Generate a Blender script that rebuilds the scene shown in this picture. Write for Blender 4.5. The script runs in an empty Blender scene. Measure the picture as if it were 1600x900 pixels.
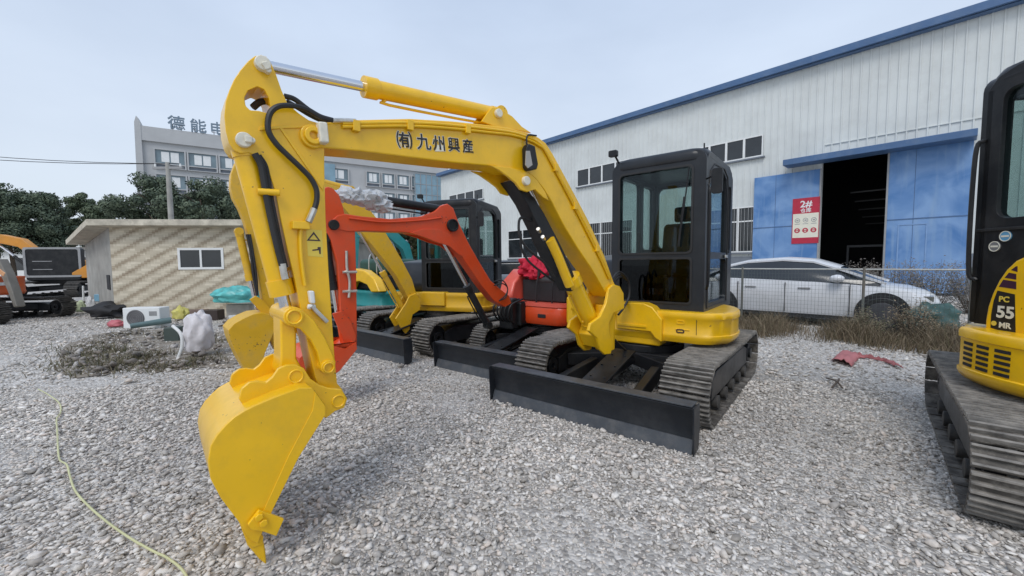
import bpy, bmesh, math, random
import numpy as np
from mathutils import Vector, Matrix
from mathutils.geometry import tessellate_polygon
random.seed(7); rng = np.random.default_rng(7)
R = math.radians
S = bpy.context.scene; COL = S.collection

# ---------------------------------------------------------------- camera
FPX, CAMH = 630.0, 1.4
PITCH, ROLL = math.atan(40/630.0), R(0.5)
_F = Vector((0, math.cos(PITCH), -math.sin(PITCH))); _U = Vector((0, math.sin(PITCH), math.cos(PITCH))); _R = Vector((1, 0, 0))
CR = _R*math.cos(ROLL) - _U*math.sin(ROLL); CU = _U*math.cos(ROLL) + _R*math.sin(ROLL)
CAM = Vector((0, 0, CAMH))
cd = bpy.data.cameras.new('camera'); cam = bpy.data.objects.new('camera', cd); COL.objects.link(cam)
cd.sensor_width = 36; cd.lens = 36*FPX/1600; cd.clip_start = 0.05; cd.clip_end = 2000
m = Matrix((CR, CU, -_F)).transposed().to_4x4(); m.translation = CAM
cam.matrix_world = m; S.camera = cam

# ---------------------------------------------------------------- sky and sun (overcast)
SUN_EL, SUN_AZ = R(52), R(200)
W = bpy.data.worlds.new('World'); S.world = W; W.use_nodes = True
nt = W.node_tree; nt.nodes.clear()
out = nt.nodes.new('ShaderNodeOutputWorld'); bg = nt.nodes.new('ShaderNodeBackground')
sky = nt.nodes.new('ShaderNodeTexSky'); sky.sky_type = 'NISHITA'; sky.sun_disc = False
sky.sun_elevation = SUN_EL; sky.sun_rotation = SUN_AZ; sky.dust_density = 2.0; sky.altitude = 50
tc = nt.nodes.new('ShaderNodeTexCoord'); sep = nt.nodes.new('ShaderNodeSeparateXYZ')
mr = nt.nodes.new('ShaderNodeMapRange'); mr.inputs[1].default_value = 0.0; mr.inputs[2].default_value = 0.75
cr = nt.nodes.new('ShaderNodeValToRGB')
cr.color_ramp.elements[0].color = (7.2, 7.85, 8.6, 1); cr.color_ramp.elements[1].color = (5.0, 6.2, 8.3, 1)
nz = nt.nodes.new('ShaderNodeTexNoise'); nz.inputs['Scale'].default_value = 1.6; nz.inputs['Detail'].default_value = 5
mp = nt.nodes.new('ShaderNodeMapping'); mp.inputs['Scale'].default_value = (1, 1, 2.6)
nr = nt.nodes.new('ShaderNodeMapRange'); nr.inputs[1].default_value = 0.35; nr.inputs[2].default_value = 0.7; nr.inputs[3].default_value = 0.72; nr.inputs[4].default_value = 0.92
mx = nt.nodes.new('ShaderNodeMix'); mx.data_type = 'RGBA'
L = nt.links.new
L(tc.outputs['Generated'], sep.inputs[0]); L(sep.outputs['Z'], mr.inputs[0]); L(mr.outputs[0], cr.inputs[0])
L(tc.outputs['Generated'], mp.inputs[0]); L(mp.outputs[0], nz.inputs[0]); L(nz.outputs[0], nr.inputs[0])
L(nr.outputs[0], mx.inputs[0]); L(sky.outputs[0], mx.inputs[6]); L(cr.outputs[0], mx.inputs[7])
L(mx.outputs[2], bg.inputs[0]); bg.inputs[1].default_value = 0.105; L(bg.outputs[0], out.inputs[0])
sl = bpy.data.lights.new('sun', 'SUN'); sl.energy = 1.3; sl.angle = R(26); sl.color = (1, 0.97, 0.92)
sun = bpy.data.objects.new('sun', sl); COL.objects.link(sun)
sdir = Vector((math.sin(SUN_AZ)*math.cos(SUN_EL), math.cos(SUN_AZ)*math.cos(SUN_EL), math.sin(SUN_EL)))
sun.rotation_euler = sdir.to_track_quat('Z', 'Y').to_euler()
S.view_settings.view_transform = 'Standard'; S.view_settings.look = 'None'
S.view_settings.exposure = 0.18; S.view_settings.gamma = 1; S.view_settings.use_curve_mapping = False
S.render.engine = 'CYCLES'

# ---------------------------------------------------------------- materials
def newmat(n):
    m = bpy.data.materials.new(n); m.use_nodes = True; t = m.node_tree
    return m, t, t.nodes['Principled BSDF']
def mat(name, col, rough=0.5, metal=0.0, var=0.08, scale=6.0, bump=0.0, bscale=60.0, dirt=None, dirt_amt=0.0, dscale=3.0, coat=0.0, spec=0.5, chips=None):
    m, t, b = newmat(name); N = t.nodes.new; K = t.links.new
    b.inputs['Metallic'].default_value = metal; b.inputs['Specular IOR Level'].default_value = spec
    b.inputs['Coat Weight'].default_value = coat; b.inputs['Coat Roughness'].default_value = 0.15
    g = N('ShaderNodeNewGeometry')
    n = N('ShaderNodeTexNoise'); n.inputs['Scale'].default_value = scale; n.inputs['Detail'].default_value = 6; K(g.outputs['Position'], n.inputs[0])
    r = N('ShaderNodeMapRange'); r.inputs[1].default_value = 0.3; r.inputs[2].default_value = 0.7; r.inputs[3].default_value = 1-var; r.inputs[4].default_value = 1+var; K(n.outputs[0], r.inputs[0])
    v = N('ShaderNodeVectorMath'); v.operation = 'SCALE'; v.inputs[0].default_value = col; K(r.outputs[0], v.inputs['Scale'])
    last = v.outputs[0]
    if dirt:
        n2 = N('ShaderNodeTexNoise'); n2.inputs['Scale'].default_value = dscale; n2.inputs['Detail'].default_value = 9; n2.inputs['Roughness'].default_value = 0.7; K(g.outputs['Position'], n2.inputs[0])
        r2 = N('ShaderNodeMapRange'); r2.inputs[1].default_value = 0.45; r2.inputs[2].default_value = 0.68; r2.inputs[3].default_value = 0; r2.inputs[4].default_value = dirt_amt; K(n2.outputs[0], r2.inputs[0])
        x = N('ShaderNodeMix'); x.data_type = 'RGBA'; K(r2.outputs[0], x.inputs[0]); K(last, x.inputs[6]); x.inputs[7].default_value = (*dirt, 1); last = x.outputs[2]
        r3 = N('ShaderNodeMapRange'); r3.inputs[3].default_value = rough; r3.inputs[4].default_value = min(1, rough+0.35); K(r2.outputs[0], r3.inputs[0]); K(r3.outputs[0], b.inputs['Roughness'])
    else:
        r3 = N('ShaderNodeMapRange'); r3.inputs[3].default_value = rough-0.08; r3.inputs[4].default_value = rough+0.08; K(n.outputs[0], r3.inputs[0]); K(r3.outputs[0], b.inputs['Roughness'])
    if chips:      # small chips and scratches worn through the paint, patchy
        c1 = N('ShaderNodeTexNoise'); c1.inputs['Scale'].default_value = 38; c1.inputs['Detail'].default_value = 3; K(g.outputs['Position'], c1.inputs[0])
        c2 = N('ShaderNodeTexNoise'); c2.inputs['Scale'].default_value = 3.2; c2.inputs['Detail'].default_value = 3; K(g.outputs['Position'], c2.inputs[0])
        ad = N('ShaderNodeMath'); ad.operation = 'MULTIPLY_ADD'; ad.inputs[1].default_value = .45; K(c2.outputs[0], ad.inputs[0]); K(c1.outputs[0], ad.inputs[2])
        st = N('ShaderNodeMapRange'); st.inputs[1].default_value = chips[1]; st.inputs[2].default_value = chips[1]+.012; K(ad.outputs[0], st.inputs[0])
        xc = N('ShaderNodeMix'); xc.data_type = 'RGBA'; K(st.outputs[0], xc.inputs[0]); K(last, xc.inputs[6]); xc.inputs[7].default_value = (*chips[0], 1); last = xc.outputs[2]
    K(last, b.inputs['Base Color'])
    if bump:
        n3 = N('ShaderNodeTexNoise'); n3.inputs['Scale'].default_value = bscale; n3.inputs['Detail'].default_value = 4; K(g.outputs['Position'], n3.inputs[0])
        bp = N('ShaderNodeBump'); bp.inputs['Strength'].default_value = bump; bp.inputs['Distance'].default_value = 0.01; K(n3.outputs[0], bp.inputs['Height']); K(bp.outputs[0], b.inputs['Normal'])
    return m
def glassmat(name, tint, rough=0.02, gl=0.5):
    m, t, b = newmat(name); t.nodes.remove(b); N = t.nodes.new; K = t.links.new
    tr = N('ShaderNodeBsdfTransparent'); tr.inputs[0].default_value = (*tint, 1)
    gs = N('ShaderNodeBsdfGlossy'); gs.inputs['Roughness'].default_value = rough; gs.inputs[0].default_value = (0.9, 0.95, 1, 1)
    lw_ = N('ShaderNodeLayerWeight'); lw_.inputs[0].default_value = .5; f = N('ShaderNodeMath'); f.operation = 'POWER'; f.inputs[1].default_value = 4.5; K(lw_.outputs['Facing'], f.inputs[0])
    a = N('ShaderNodeMath'); a.operation = 'MULTIPLY_ADD'; a.inputs[1].default_value = gl; a.inputs[2].default_value = 0.03; K(f.outputs[0], a.inputs[0]); a.inputs[2].default_value = .02
    x = N('ShaderNodeMixShader'); K(a.outputs[0], x.inputs[0]); K(tr.outputs[0], x.inputs[1]); K(gs.outputs[0], x.inputs[2])
    K(x.outputs[0], t.nodes['Material Output'].inputs[0]); return m
M = {}
M['yellow'] = mat('yellow_paint', (0.89, 0.515, 0.006), 0.30, var=0.05, scale=4, bump=0.07, bscale=22, dirt=(0.50, 0.31, 0.03), dirt_amt=0.28, dscale=6, coat=0.3, chips=((.20, .11, .03), 1.0))
M['yellow_old'] = mat('yellow_paint_weathered', (0.76, 0.44, 0.012), 0.42, var=0.1, chips=((.13, .08, .04), .955), bump=0.05, bscale=25, dirt=(0.3, 0.22, 0.1), dirt_amt=0.4, dscale=6, coat=0.1)
M['orange'] = mat('orange_yellow_paint', (0.66, 0.27, 0.03), 0.45, var=0.1, dirt=(0.25, 0.17, 0.1), dirt_amt=0.4)
M['red'] = mat('red_orange_paint', (0.72, 0.07, 0.012), 0.34, var=0.08, chips=((.12, .05, .03), .97), bump=0.04, bscale=25, dirt=(0.3, 0.08, 0.04), dirt_amt=0.35, dscale=6, coat=0.2)
M['redpale'] = mat('faded_red_plastic', (0.74, 0.12, 0.08), 0.4, var=0.08, coat=0.3)
M['orangered'] = mat('orange_red_paint', (0.66, 0.12, 0.03), 0.45, var=0.1, dirt=(0.25, 0.15, 0.1), dirt_amt=0.5)
M['teal'] = mat('teal_paint', (0.02, 0.27, 0.27), 0.45, var=0.1, dirt=(0.12, 0.2, 0.18), dirt_amt=0.4)
M['black'] = mat('black_paint', (0.014, 0.015, 0.017), 0.34, var=0.15, bump=0.05, dirt=(0.06, 0.058, 0.056), dirt_amt=0.35, dscale=4, spec=.28)
M['cabgrey'] = mat('charcoal_paint', (0.020, 0.023, 0.028), 0.32, var=0.1, bump=0.03, dirt=(0.07, 0.07, 0.07), dirt_amt=0.2, dscale=4, coat=0.05, spec=.3)
M['blade'] = mat('dark_blade_paint', (0.018, 0.021, 0.026), 0.36, var=0.12, bump=0.06, dirt=(0.07, 0.07, 0.07), dirt_amt=0.3, dscale=5, spec=.3)
M['cutedge'] = mat('cutting_edge_steel', (0.055, 0.062, 0.072), 0.4, var=0.15, bump=0.05, dirt=(0.2, 0.19, 0.18), dirt_amt=0.3, dscale=8)
M['track'] = mat('dusty_track_steel', (0.085, 0.074, 0.062), 0.6, metal=0.0, var=0.3, scale=9, bump=0.35, bscale=50, dirt=(0.34, 0.31, 0.27), dirt_amt=0.7, dscale=9)
M['trackrib'] = mat('worn_highlit_grouser_steel', (0.185, 0.172, 0.155), 0.5, var=0.4, scale=14, bump=0.3, bscale=60, dirt=(0.33, 0.30, 0.26), dirt_amt=0.55, dscale=7)  # worn ribs, lightened over darker pads to paint in their highlights
M['trackdark'] = mat('track_chain_steel', (0.045, 0.043, 0.040), 0.6, var=0.3, scale=12, bump=0.2, dirt=(0.15, 0.13, 0.11), dirt_amt=0.5, dscale=6)
M['rubber'] = mat('hose_rubber', (0.018, 0.018, 0.019), 0.5, var=0.2, scale=20)
M['chrome'] = mat('chrome_rod', (0.72, 0.73, 0.75), 0.14, metal=1, var=0.03)
M['zinc'] = mat('zinc_fitting', (0.62, 0.60, 0.55), 0.3, metal=0.8, var=0.15, scale=30)
M['ivory'] = mat('ivory_pin_cap', (0.74, 0.70, 0.58), 0.35, var=0.12, scale=30)
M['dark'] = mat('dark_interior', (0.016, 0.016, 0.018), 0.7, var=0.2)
M['seat'] = mat('seat_fabric', (0.045, 0.045, 0.047), 0.85, var=0.2, bump=0.2)
M['glass'] = glassmat('cab_glass', (0.72, 0.79, 0.78), 0.02, 0.85)
M['glassdark'] = glassmat('tinted_glass', (0.22, 0.27, 0.27), 0.03, 0.9)
M['winglass'] = mat('window_glass_dark', (0.02, 0.024, 0.028), 0.12, var=0.3, scale=1.5, spec=0.7)
M['lens'] = mat('lamp_lens', (0.35, 0.33, 0.3), 0.15, var=0.1, spec=0.8)
M['white'] = mat('white_paint', (0.78, 0.79, 0.78), 0.4, var=0.04, dirt=(0.5, 0.48, 0.44), dirt_amt=0.3)
M['decalblack'] = mat('decal_black', (0.012, 0.012, 0.014), 0.4, var=0.1)
M['decalbrown'] = mat('decal_dark_brown', (0.05, 0.028, 0.03), 0.4, var=0.2, scale=30)
M['decalwhite'] = mat('decal_white', (0.75, 0.72, 0.6), 0.45, var=0.05)
M['decalyellow'] = mat('decal_pale_yellow', (0.78, 0.58, 0.08), 0.4, var=0.04)
M['redsign'] = mat('sign_red', (0.46, 0.02, 0.05), 0.5, var=0.08)
M['grey'] = mat('grey_plastic', (0.3, 0.3, 0.3), 0.5, var=0.1)
M['concrete'] = mat('concrete', (0.36, 0.35, 0.32), 0.85, var=0.15, scale=2, bump=0.3, dirt=(0.2, 0.19, 0.17), dirt_amt=0.5, dscale=1.5)
M['plinth'] = mat('grey_plinth_render', (0.17, 0.19, 0.22), 0.8, var=0.15, scale=1)

# ---------------------------------------------------------------- helpers
class Fr:
    """local frame: origin, forward u, left n, up z"""
    def __init__(s, o, deg):
        a = R(deg); s.o = Vector((o[0], o[1], o[2] if len(o) > 2 else 0)); s.deg = deg
        s.u = Vector((math.cos(a), math.sin(a), 0)); s.n = Vector((-math.sin(a), math.cos(a), 0)); s.z = Vector((0, 0, 1))
    def p(s, x, y, z=0): return s.o + s.u*x + s.n*y + s.z*z
    def tr(s, px, py, l=0):
        """photo pixel -> (s, z) on this frame's vertical plane at side offset l"""
        d = _F + CR*((px-800)/FPX) + CU*((450-py)/FPX)
        t = (s.p(0, l) - CAM).dot(s.n)/d.dot(s.n); q = CAM + d*t
        return ((q - s.o).dot(s.u), q.z)
    def trs(s, pts, l=0): return [s.tr(a, b, l) for a, b in pts]
def ground_at(px, py, z=0.0):
    d = _F + CR*((px-800)/FPX) + CU*((450-py)/FPX); t = (z-CAMH)/d.z; return CAM + d*t
WF = Fr((0, 0), 0)

class MB:
    def __init__(s): s.v = []; s.f = []; s.m = []; s.mi = 0
    def add(s, vs, fs):
        o = len(s.v); s.v += [Vector(v) for v in vs]; s.f += [tuple(i+o for i in f) for f in fs]; s.m += [s.mi]*len(fs); return s
    def plate(s, o, u, v, n, outer, holes=(), t=0.01, t0=0.0):
        """polygon (a,b) in plane (u,v) at o, from t0 to t along n; holes allowed"""
        o = Vector(o); loops = [list(outer)] + [list(h) for h in holes]
        def P(ab, c): return o + u*ab[0] + v*ab[1] + n*c
        flat = [p for l in loops for p in l]; N_ = len(flat)
        vs = [P(p, t0) for p in flat] + [P(p, t) for p in flat]; fs = []
        if holes:
            tri = tessellate_polygon([[Vector((a, b, 0)) for a, b in l] for l in loops])
            for a, b, c in tri: fs.append((a, b, c)); fs.append((c+N_, b+N_, a+N_))
        else:
            fs.append(tuple(range(N_))[::-1]); fs.append(tuple(range(N_, 2*N_)))
        k = 0
        for l in loops:
            c = len(l)
            for i in range(c):
                j = (i+1) % c; fs.append((k+i, k+j, k+j+N_, k+i+N_))
            k += c
        return s.add(vs, fs)
    def prism(s, fr, pts, l0, l1, holes=()):
        return s.plate(fr.o, fr.u, fr.z, fr.n, pts, holes, l1, l0)
    def box(s, fr, x0, x1, y0, y1, z0, z1):
        vs = [fr.p(x, y, z) for z in (z0, z1) for x, y in ((x0, y0), (x1, y0), (x1, y1), (x0, y1))]
        return s.add(vs, [(3, 2, 1, 0), (4, 5, 6, 7), (0, 1, 5, 4), (1, 2, 6, 5), (2, 3, 7, 6), (3, 0, 4, 7)])
    def bar(s, a, b, w, h, up=Vector((0, 0, 1))):
        a = Vector(a); b = Vector(b); d = (b-a).normalized(); side = d.cross(up)
        if side.length < 1e-3: side = d.cross(Vector((1, 0, 0)))
        side.normalize(); q = side.cross(d)
        vs = [p + side*(i*w/2) + q*(j*h/2) for p in (a, b) for i, j in ((-1, -1), (1, -1), (1, 1), (-1, 1))]
        return s.add(vs, [(3, 2, 1, 0), (4, 5, 6, 7), (0, 1, 5, 4), (1, 2, 6, 5), (2, 3, 7, 6), (3, 0, 4, 7)])
    def cyl(s, a, b, r0, r1=None, n=20, caps=True):
        a = Vector(a); b = Vector(b); r1 = r0 if r1 is None else r1; d = (b-a).normalized()
        x = d.orthogonal().normalized(); y = d.cross(x)
        vs = [p + (x*math.cos(2*math.pi*i/n) + y*math.sin(2*math.pi*i/n))*r for p, r in ((a, r0), (b, r1)) for i in range(n)]
        fs = [(i, (i+1) % n, (i+1) % n+n, i+n) for i in range(n)]
        if caps: fs += [tuple(range(n))[::-1], tuple(range(n, 2*n))]
        return s.add(vs, fs)
    def ring(s, a, b, ro, ri, n=24):
        a = Vector(a); b = Vector(b); d = (b-a).normalized(); x = d.orthogonal().normalized(); y = d.cross(x); vs = []
        for p, r in ((a, ro), (b, ro), (b, ri), (a, ri)):
            vs += [p + (x*math.cos(2*math.pi*i/n) + y*math.sin(2*math.pi*i/n))*r for i in range(n)]
        return s.add(vs, [(k*n+i, k*n+(i+1) % n, ((k+1) % 4)*n+(i+1) % n, ((k+1) % 4)*n+i) for k in range(4) for i in range(n)])
    def tube(s, pts, r, n=8, sm=6, caps=True):
        pts = spline([Vector(p) for p in pts], sm) if sm > 1 else [Vector(p) for p in pts]
        vs = []; x = None
        for i, p in enumerate(pts):
            d = (pts[min(i+1, len(pts)-1)] - pts[max(i-1, 0)])
            d = d.normalized() if d.length > 1e-9 else Vector((0, 0, 1))
            x = d.orthogonal().normalized() if x is None else (x - d*x.dot(d)).normalized()
            y = d.cross(x); rr = r(i/(len(pts)-1)) if callable(r) else r
            vs += [p + (x*math.cos(2*math.pi*k/n) + y*math.sin(2*math.pi*k/n))*rr for k in range(n)]
        fs = [(i*n+k, i*n+(k+1) % n, (i+1)*n+(k+1) % n, (i+1)*n+k) for i in range(len(pts)-1) for k in range(n)]
        if caps: fs += [tuple(range(n))[::-1], tuple(range((len(pts)-1)*n, len(pts)*n))]
        return s.add(vs, fs)
    def text(s, body, o, u, v, h, n=None, t=0.002, font_bold=False, off=0.0):
        """writing laid on a surface: glyph outlines as thin solid marks of height h, centred at o"""
        c = bpy.data.curves.new('writing', 'FONT'); c.body = body; c.size = 1; c.align_x = 'CENTER'; c.align_y = 'CENTER'; c.extrude = 0.001; c.offset = off; c.resolution_u = 3
        ob = bpy.data.objects.new('writing', c); COL.objects.link(ob); bpy.context.view_layer.update()
        me = bpy.data.meshes.new_from_object(ob.evaluated_get(bpy.context.evaluated_depsgraph_get()))
        n = u.cross(v) if n is None else n; o = Vector(o)
        if len(me.vertices):
            s.add([o + u*(q.co.x*h) + v*(q.co.y*h) + n*(t if q.co.z > 0 else 0.0) for q in me.vertices], [tuple(p.vertices) for p in me.polygons])
        bpy.data.objects.remove(ob); bpy.data.curves.remove(c); bpy.data.meshes.remove(me); return s
    def build(s, name, mats, parent=None, bevel=0.0, smooth=35, seg=2):
        me = bpy.data.meshes.new(name); mats = mats if isinstance(mats, (list, tuple)) else [mats]
        inv = parent_world(parent).inverted() if parent else Matrix()
        me.from_pydata([inv @ v for v in s.v], [], s.f)
        for k in mats: me.materials.append(M[k] if isinstance(k, str) else k)
        if len(mats) > 1: me.polygons.foreach_set('material_index', s.m)
        bm = bmesh.new(); bm.from_mesh(me); bmesh.ops.recalc_face_normals(bm, faces=bm.faces); bm.to_mesh(me); bm.free()
        if smooth: me.polygons.foreach_set('use_smooth', [True]*len(me.polygons)); me.set_sharp_from_angle(angle=R(smooth))
        ob = bpy.data.objects.new(name, me); COL.objects.link(ob)
        if parent: ob.parent = parent
        if bevel:
            b = ob.modifiers.new('edges', 'BEVEL'); b.width = bevel; b.segments = seg; b.limit_method = 'ANGLE'; b.angle_limit = R(38); b.harden_normals = True
        return ob
def parent_world(o):
    m = o.matrix_basis.copy()
    while o.parent: o = o.parent; m = o.matrix_basis @ m
    return m
def spline(p, k=6):
    if len(p) < 3: return [p[0].lerp(p[-1], i/k) for i in range(k+1)]
    q = [p[0]*2-p[1]] + p + [p[-1]*2-p[-2]]; r = []
    for i in range(1, len(q)-2):
        for j in range(k):
            t = j/k; a, b, c, d = q[i-1:i+3]
            r.append(0.5*((2*b) + (c-a)*t + (2*a-5*b+4*c-d)*t*t + (3*b-a-3*c+d)*t**3))
    r.append(p[-1]); return r
def tag(o, label=None, cat=None, group=None, kind=None):
    if label: o['label'] = label
    if cat: o['category'] = cat
    if group: o['group'] = group
    if kind: o['kind'] = kind
    return o
def thing(name, fr, label, cat, group=None):
    o = bpy.data.objects.new(name, None); COL.objects.link(o); o.empty_display_size = 0.2
    o.matrix_basis = Matrix.Translation(fr.o) @ Matrix.Rotation(R(fr.deg), 4, 'Z')
    return tag(o, label, cat, group)
def rrect(x0, x1, y0, y1, r, n=5):
    rs = r if isinstance(r, (tuple, list)) else (r,)*4; o = []
    for (cx, cy, a0), rr in zip(((x1, y1, 0), (x0, y1, 90), (x0, y0, 180), (x1, y0, 270)), rs):
        sx = -1 if cx == x1 else 1; sy = -1 if cy == y1 else 1
        for k in range(n+1):
            a = R(a0 + 90*k/n); o.append((cx + sx*rr + rr*math.cos(a), cy + sy*rr + rr*math.sin(a)))
    return o
def circ(cx, cy, rx, ry=None, n=24, a0=0, a1=360):
    ry = ry or rx; return [(cx + rx*math.cos(R(a0+(a1-a0)*i/n)), cy + ry*math.sin(R(a0+(a1-a0)*i/n))) for i in range(n)]
def blob(mb, c, sx, sy, sz, amp=0.2, sub=3, seed=0, freq=2.0, rot=0, flat=True):
    """crumpled lump (bags, cloths, heaps): displaced icosphere"""
    from mathutils import noise
    bm = bmesh.new(); bmesh.ops.create_icosphere(bm, subdivisions=sub, radius=1); ca, sa = math.cos(rot), math.sin(rot)
    vs = []
    for v in bm.verts:
        q = v.co; k = 1 + amp*noise.fractal(q*freq + Vector((seed*7.3, seed, 0)), 1.0, 2.0, 3)
        k += .10*abs(noise.noise(q*6.5 + Vector((seed, 0, 3)))) - .05*abs(noise.noise(q*13 + Vector((0, seed, 1))))
        x, y, z = q.x*sx*k, q.y*sy*k, q.z*sz*k
        if flat and z < -sz*0.55: z = -sz*0.55
        vs.append(Vector(c) + Vector((x*ca-y*sa, x*sa+y*ca, z)))
    mb.add(vs, [tuple(v.index for v in f.verts) for f in bm.faces]); bm.free(); return mb
# ---------------------------------------------------------------- excavator builders (local frame: x forward, y left)
def track_path(xf, xr, r, n):
    """n stations evenly round a stadium loop: (x, z, tangent angle)"""
    Ls = xf-xr; P = 2*Ls + 2*math.pi*r; o = []
    for i in range(n):
        d = P*i/n
        if d < Ls: o.append((xr+d, 2*r - 0.012*math.sin(math.pi*d/Ls), 0.0))
        elif d < Ls+math.pi*r:
            a = (d-Ls)/r; o.append((xf + r*math.sin(a), r + r*math.cos(a), -a))
        elif d < 2*Ls+math.pi*r: o.append((xf-(d-Ls-math.pi*r), 0.0, math.pi))
        else:
            a = (d-2*Ls-math.pi*r)/r; o.append((xr - r*math.sin(a), r - r*math.cos(a), math.pi-a))
    return o, P/n
def undercarriage(root, fr, hx=0.98, r=0.27, y0=0.58, y1=0.98, npad=44, paint='black', tmat='track'):
    zc = r
    for sg in (-1, 1):
        ya, yb = (y0, y1) if sg > 0 else (-y1, -y0); yc = (ya+yb)/2; w = yb-ya
        pth, pitch = track_path(hx, -hx, r-0.022, npad)
        mb = MB()
        for i, (x, z, a) in enumerate(pth):
            z += 0.022; t = fr.u*math.cos(a) + fr.z*math.sin(a); q = -fr.u*math.sin(a) + fr.z*math.cos(a)
            c = fr.p(x, yc, z); jit = random.uniform(-.006, .004); mb.mi = 0
            mb.add([c + t*i_*pitch*0.455 + fr.n*j*w/2 + q*(k+jit) for k in (-0.016, 0.0) for i_, j in ((-1, -1), (1, -1), (1, 1), (-1, 1))],
                   [(3, 2, 1, 0), (4, 5, 6, 7), (0, 1, 5, 4), (1, 2, 6, 5), (2, 3, 7, 6), (3, 0, 4, 7)])
            for g_ in (-0.36, 0.0, 0.36):      # grouser ribs
                cc = c + t*g_*pitch; mb.mi = 1
                mb.add([cc + t*i_*0.006*(1.8-k*22) + fr.n*j*w/2*0.995 + q*k for k in (-0.001, 0.027) for i_, j in ((-1, -1), (1, -1), (1, 1), (-1, 1))],
                       [(3, 2, 1, 0), (4, 5, 6, 7), (0, 1, 5, 4), (1, 2, 6, 5), (2, 3, 7, 6), (3, 0, 4, 7)])
        belt = mb.build('track_belt', [tmat, 'trackrib' if tmat == 'track' else tmat], root, bevel=0.003, seg=1)
        mb = MB()      # chain links along the centre of the pads
        for i, (x, z, a) in enumerate(pth):
            z += 0.022; t = fr.u*math.cos(a) + fr.z*math.sin(a); q = -fr.u*math.sin(a) + fr.z*math.cos(a); c = fr.p(x, yc, z)
            for j in (-0.055, 0.055):
                mb.add([c + t*i_*pitch*0.5 + fr.n*(j+jj*0.016) + q*k for k in (-0.06, -0.016) for i_, jj in ((-1, -1), (1, -1), (1, 1), (-1, 1))],
                       [(3, 2, 1, 0), (4, 5, 6, 7), (0, 1, 5, 4), (1, 2, 6, 5), (2, 3, 7, 6), (3, 0, 4, 7)])
        mb.build('track_chain', 'trackdark', belt)
        fb = MB()
        fb.prism(fr, [(hx-.12, zc-.1), (hx-.12, zc+.07), (hx-.3, zc+.13), (-hx+.3, zc+.13), (-hx+.12, zc+.08), (-hx+.12, zc-.1)], yc-w*0.33, yc+w*0.33)
        f_ = fb.build('track_frame', paint, root, bevel=0.012)
        for k in range(5):
            x = -hx*0.68 + k*hx*0.34
            rb = MB(); rb.cyl(fr.p(x, yc-w*0.38, 0.115), fr.p(x, yc-w*0.24, 0.115), 0.06).cyl(fr.p(x, yc+w*0.24, 0.115), fr.p(x, yc+w*0.38, 0.115), 0.06).cyl(fr.p(x, yc-w*.24, .115), fr.p(x, yc+w*.24, .115), 0.035)
            rb.build('roller', 'trackdark', f_, bevel=0.006)
        ib = MB(); ib.cyl(fr.p(hx, yc-w*0.2, zc), fr.p(hx, yc+w*0.2, zc), r-0.085, n=32); ib.ring(fr.p(hx, yc-w*.32, zc), fr.p(hx, yc+w*.32, zc), 0.09, 0.03)
        ib.build('idler_wheel', paint, f_, bevel=0.008)
        sb = MB(); nt_ = 15; pts = []
        for k in range(nt_*4):
            rr = r-0.075 if k % 4 in (0, 1) else r-0.115; a = 2*math.pi*k/(nt_*4); pts.append((-hx + rr*math.cos(a), zc + rr*math.sin(a)))
        sb.prism(fr, pts, yc-0.03, yc+0.03); sb.cyl(fr.p(-hx, yc-w*.34, zc), fr.p(-hx, yc+w*.34, zc), 0.11, n=28); sb.cyl(fr.p(-hx, yc-w*.4, zc), fr.p(-hx, yc+w*.4, zc), 0.06, n=18)
        sb.build('drive_sprocket', paint, f_, bevel=0.005)
    cb = MB()
    cb.box(fr, -0.42, 0.42, -y0+.06, y0-.06, zc+.0, zc+.14); cb.bar(fr.p(.3, 0, zc+.07), fr.p(.62, y0+.1, zc+.02), .2, .14); cb.bar(fr.p(.3, 0, zc+.07), fr.p(.62, -y0-.1, zc+.02), .2, .14)
    cb.bar(fr.p(-.3, 0, zc+.07), fr.p(-.62, y0+.1, zc+.02), .2, .14); cb.bar(fr.p(-.3, 0, zc+.07), fr.p(-.62, -y0-.1, zc+.02), .2, .14)
    cb.cyl(fr.p(0, 0, zc+.14), fr.p(0, 0, zc+.22), 0.42, n=40)
    cb.build('car_body', paint, root, bevel=0.01)
    tb = MB(); tb.cyl(fr.p(0, 0, zc+.2), fr.p(0, 0, zc+.3), 0.36, n=40); tb.build('slewing_ring', 'trackdark', root, bevel=0.01)
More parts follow.
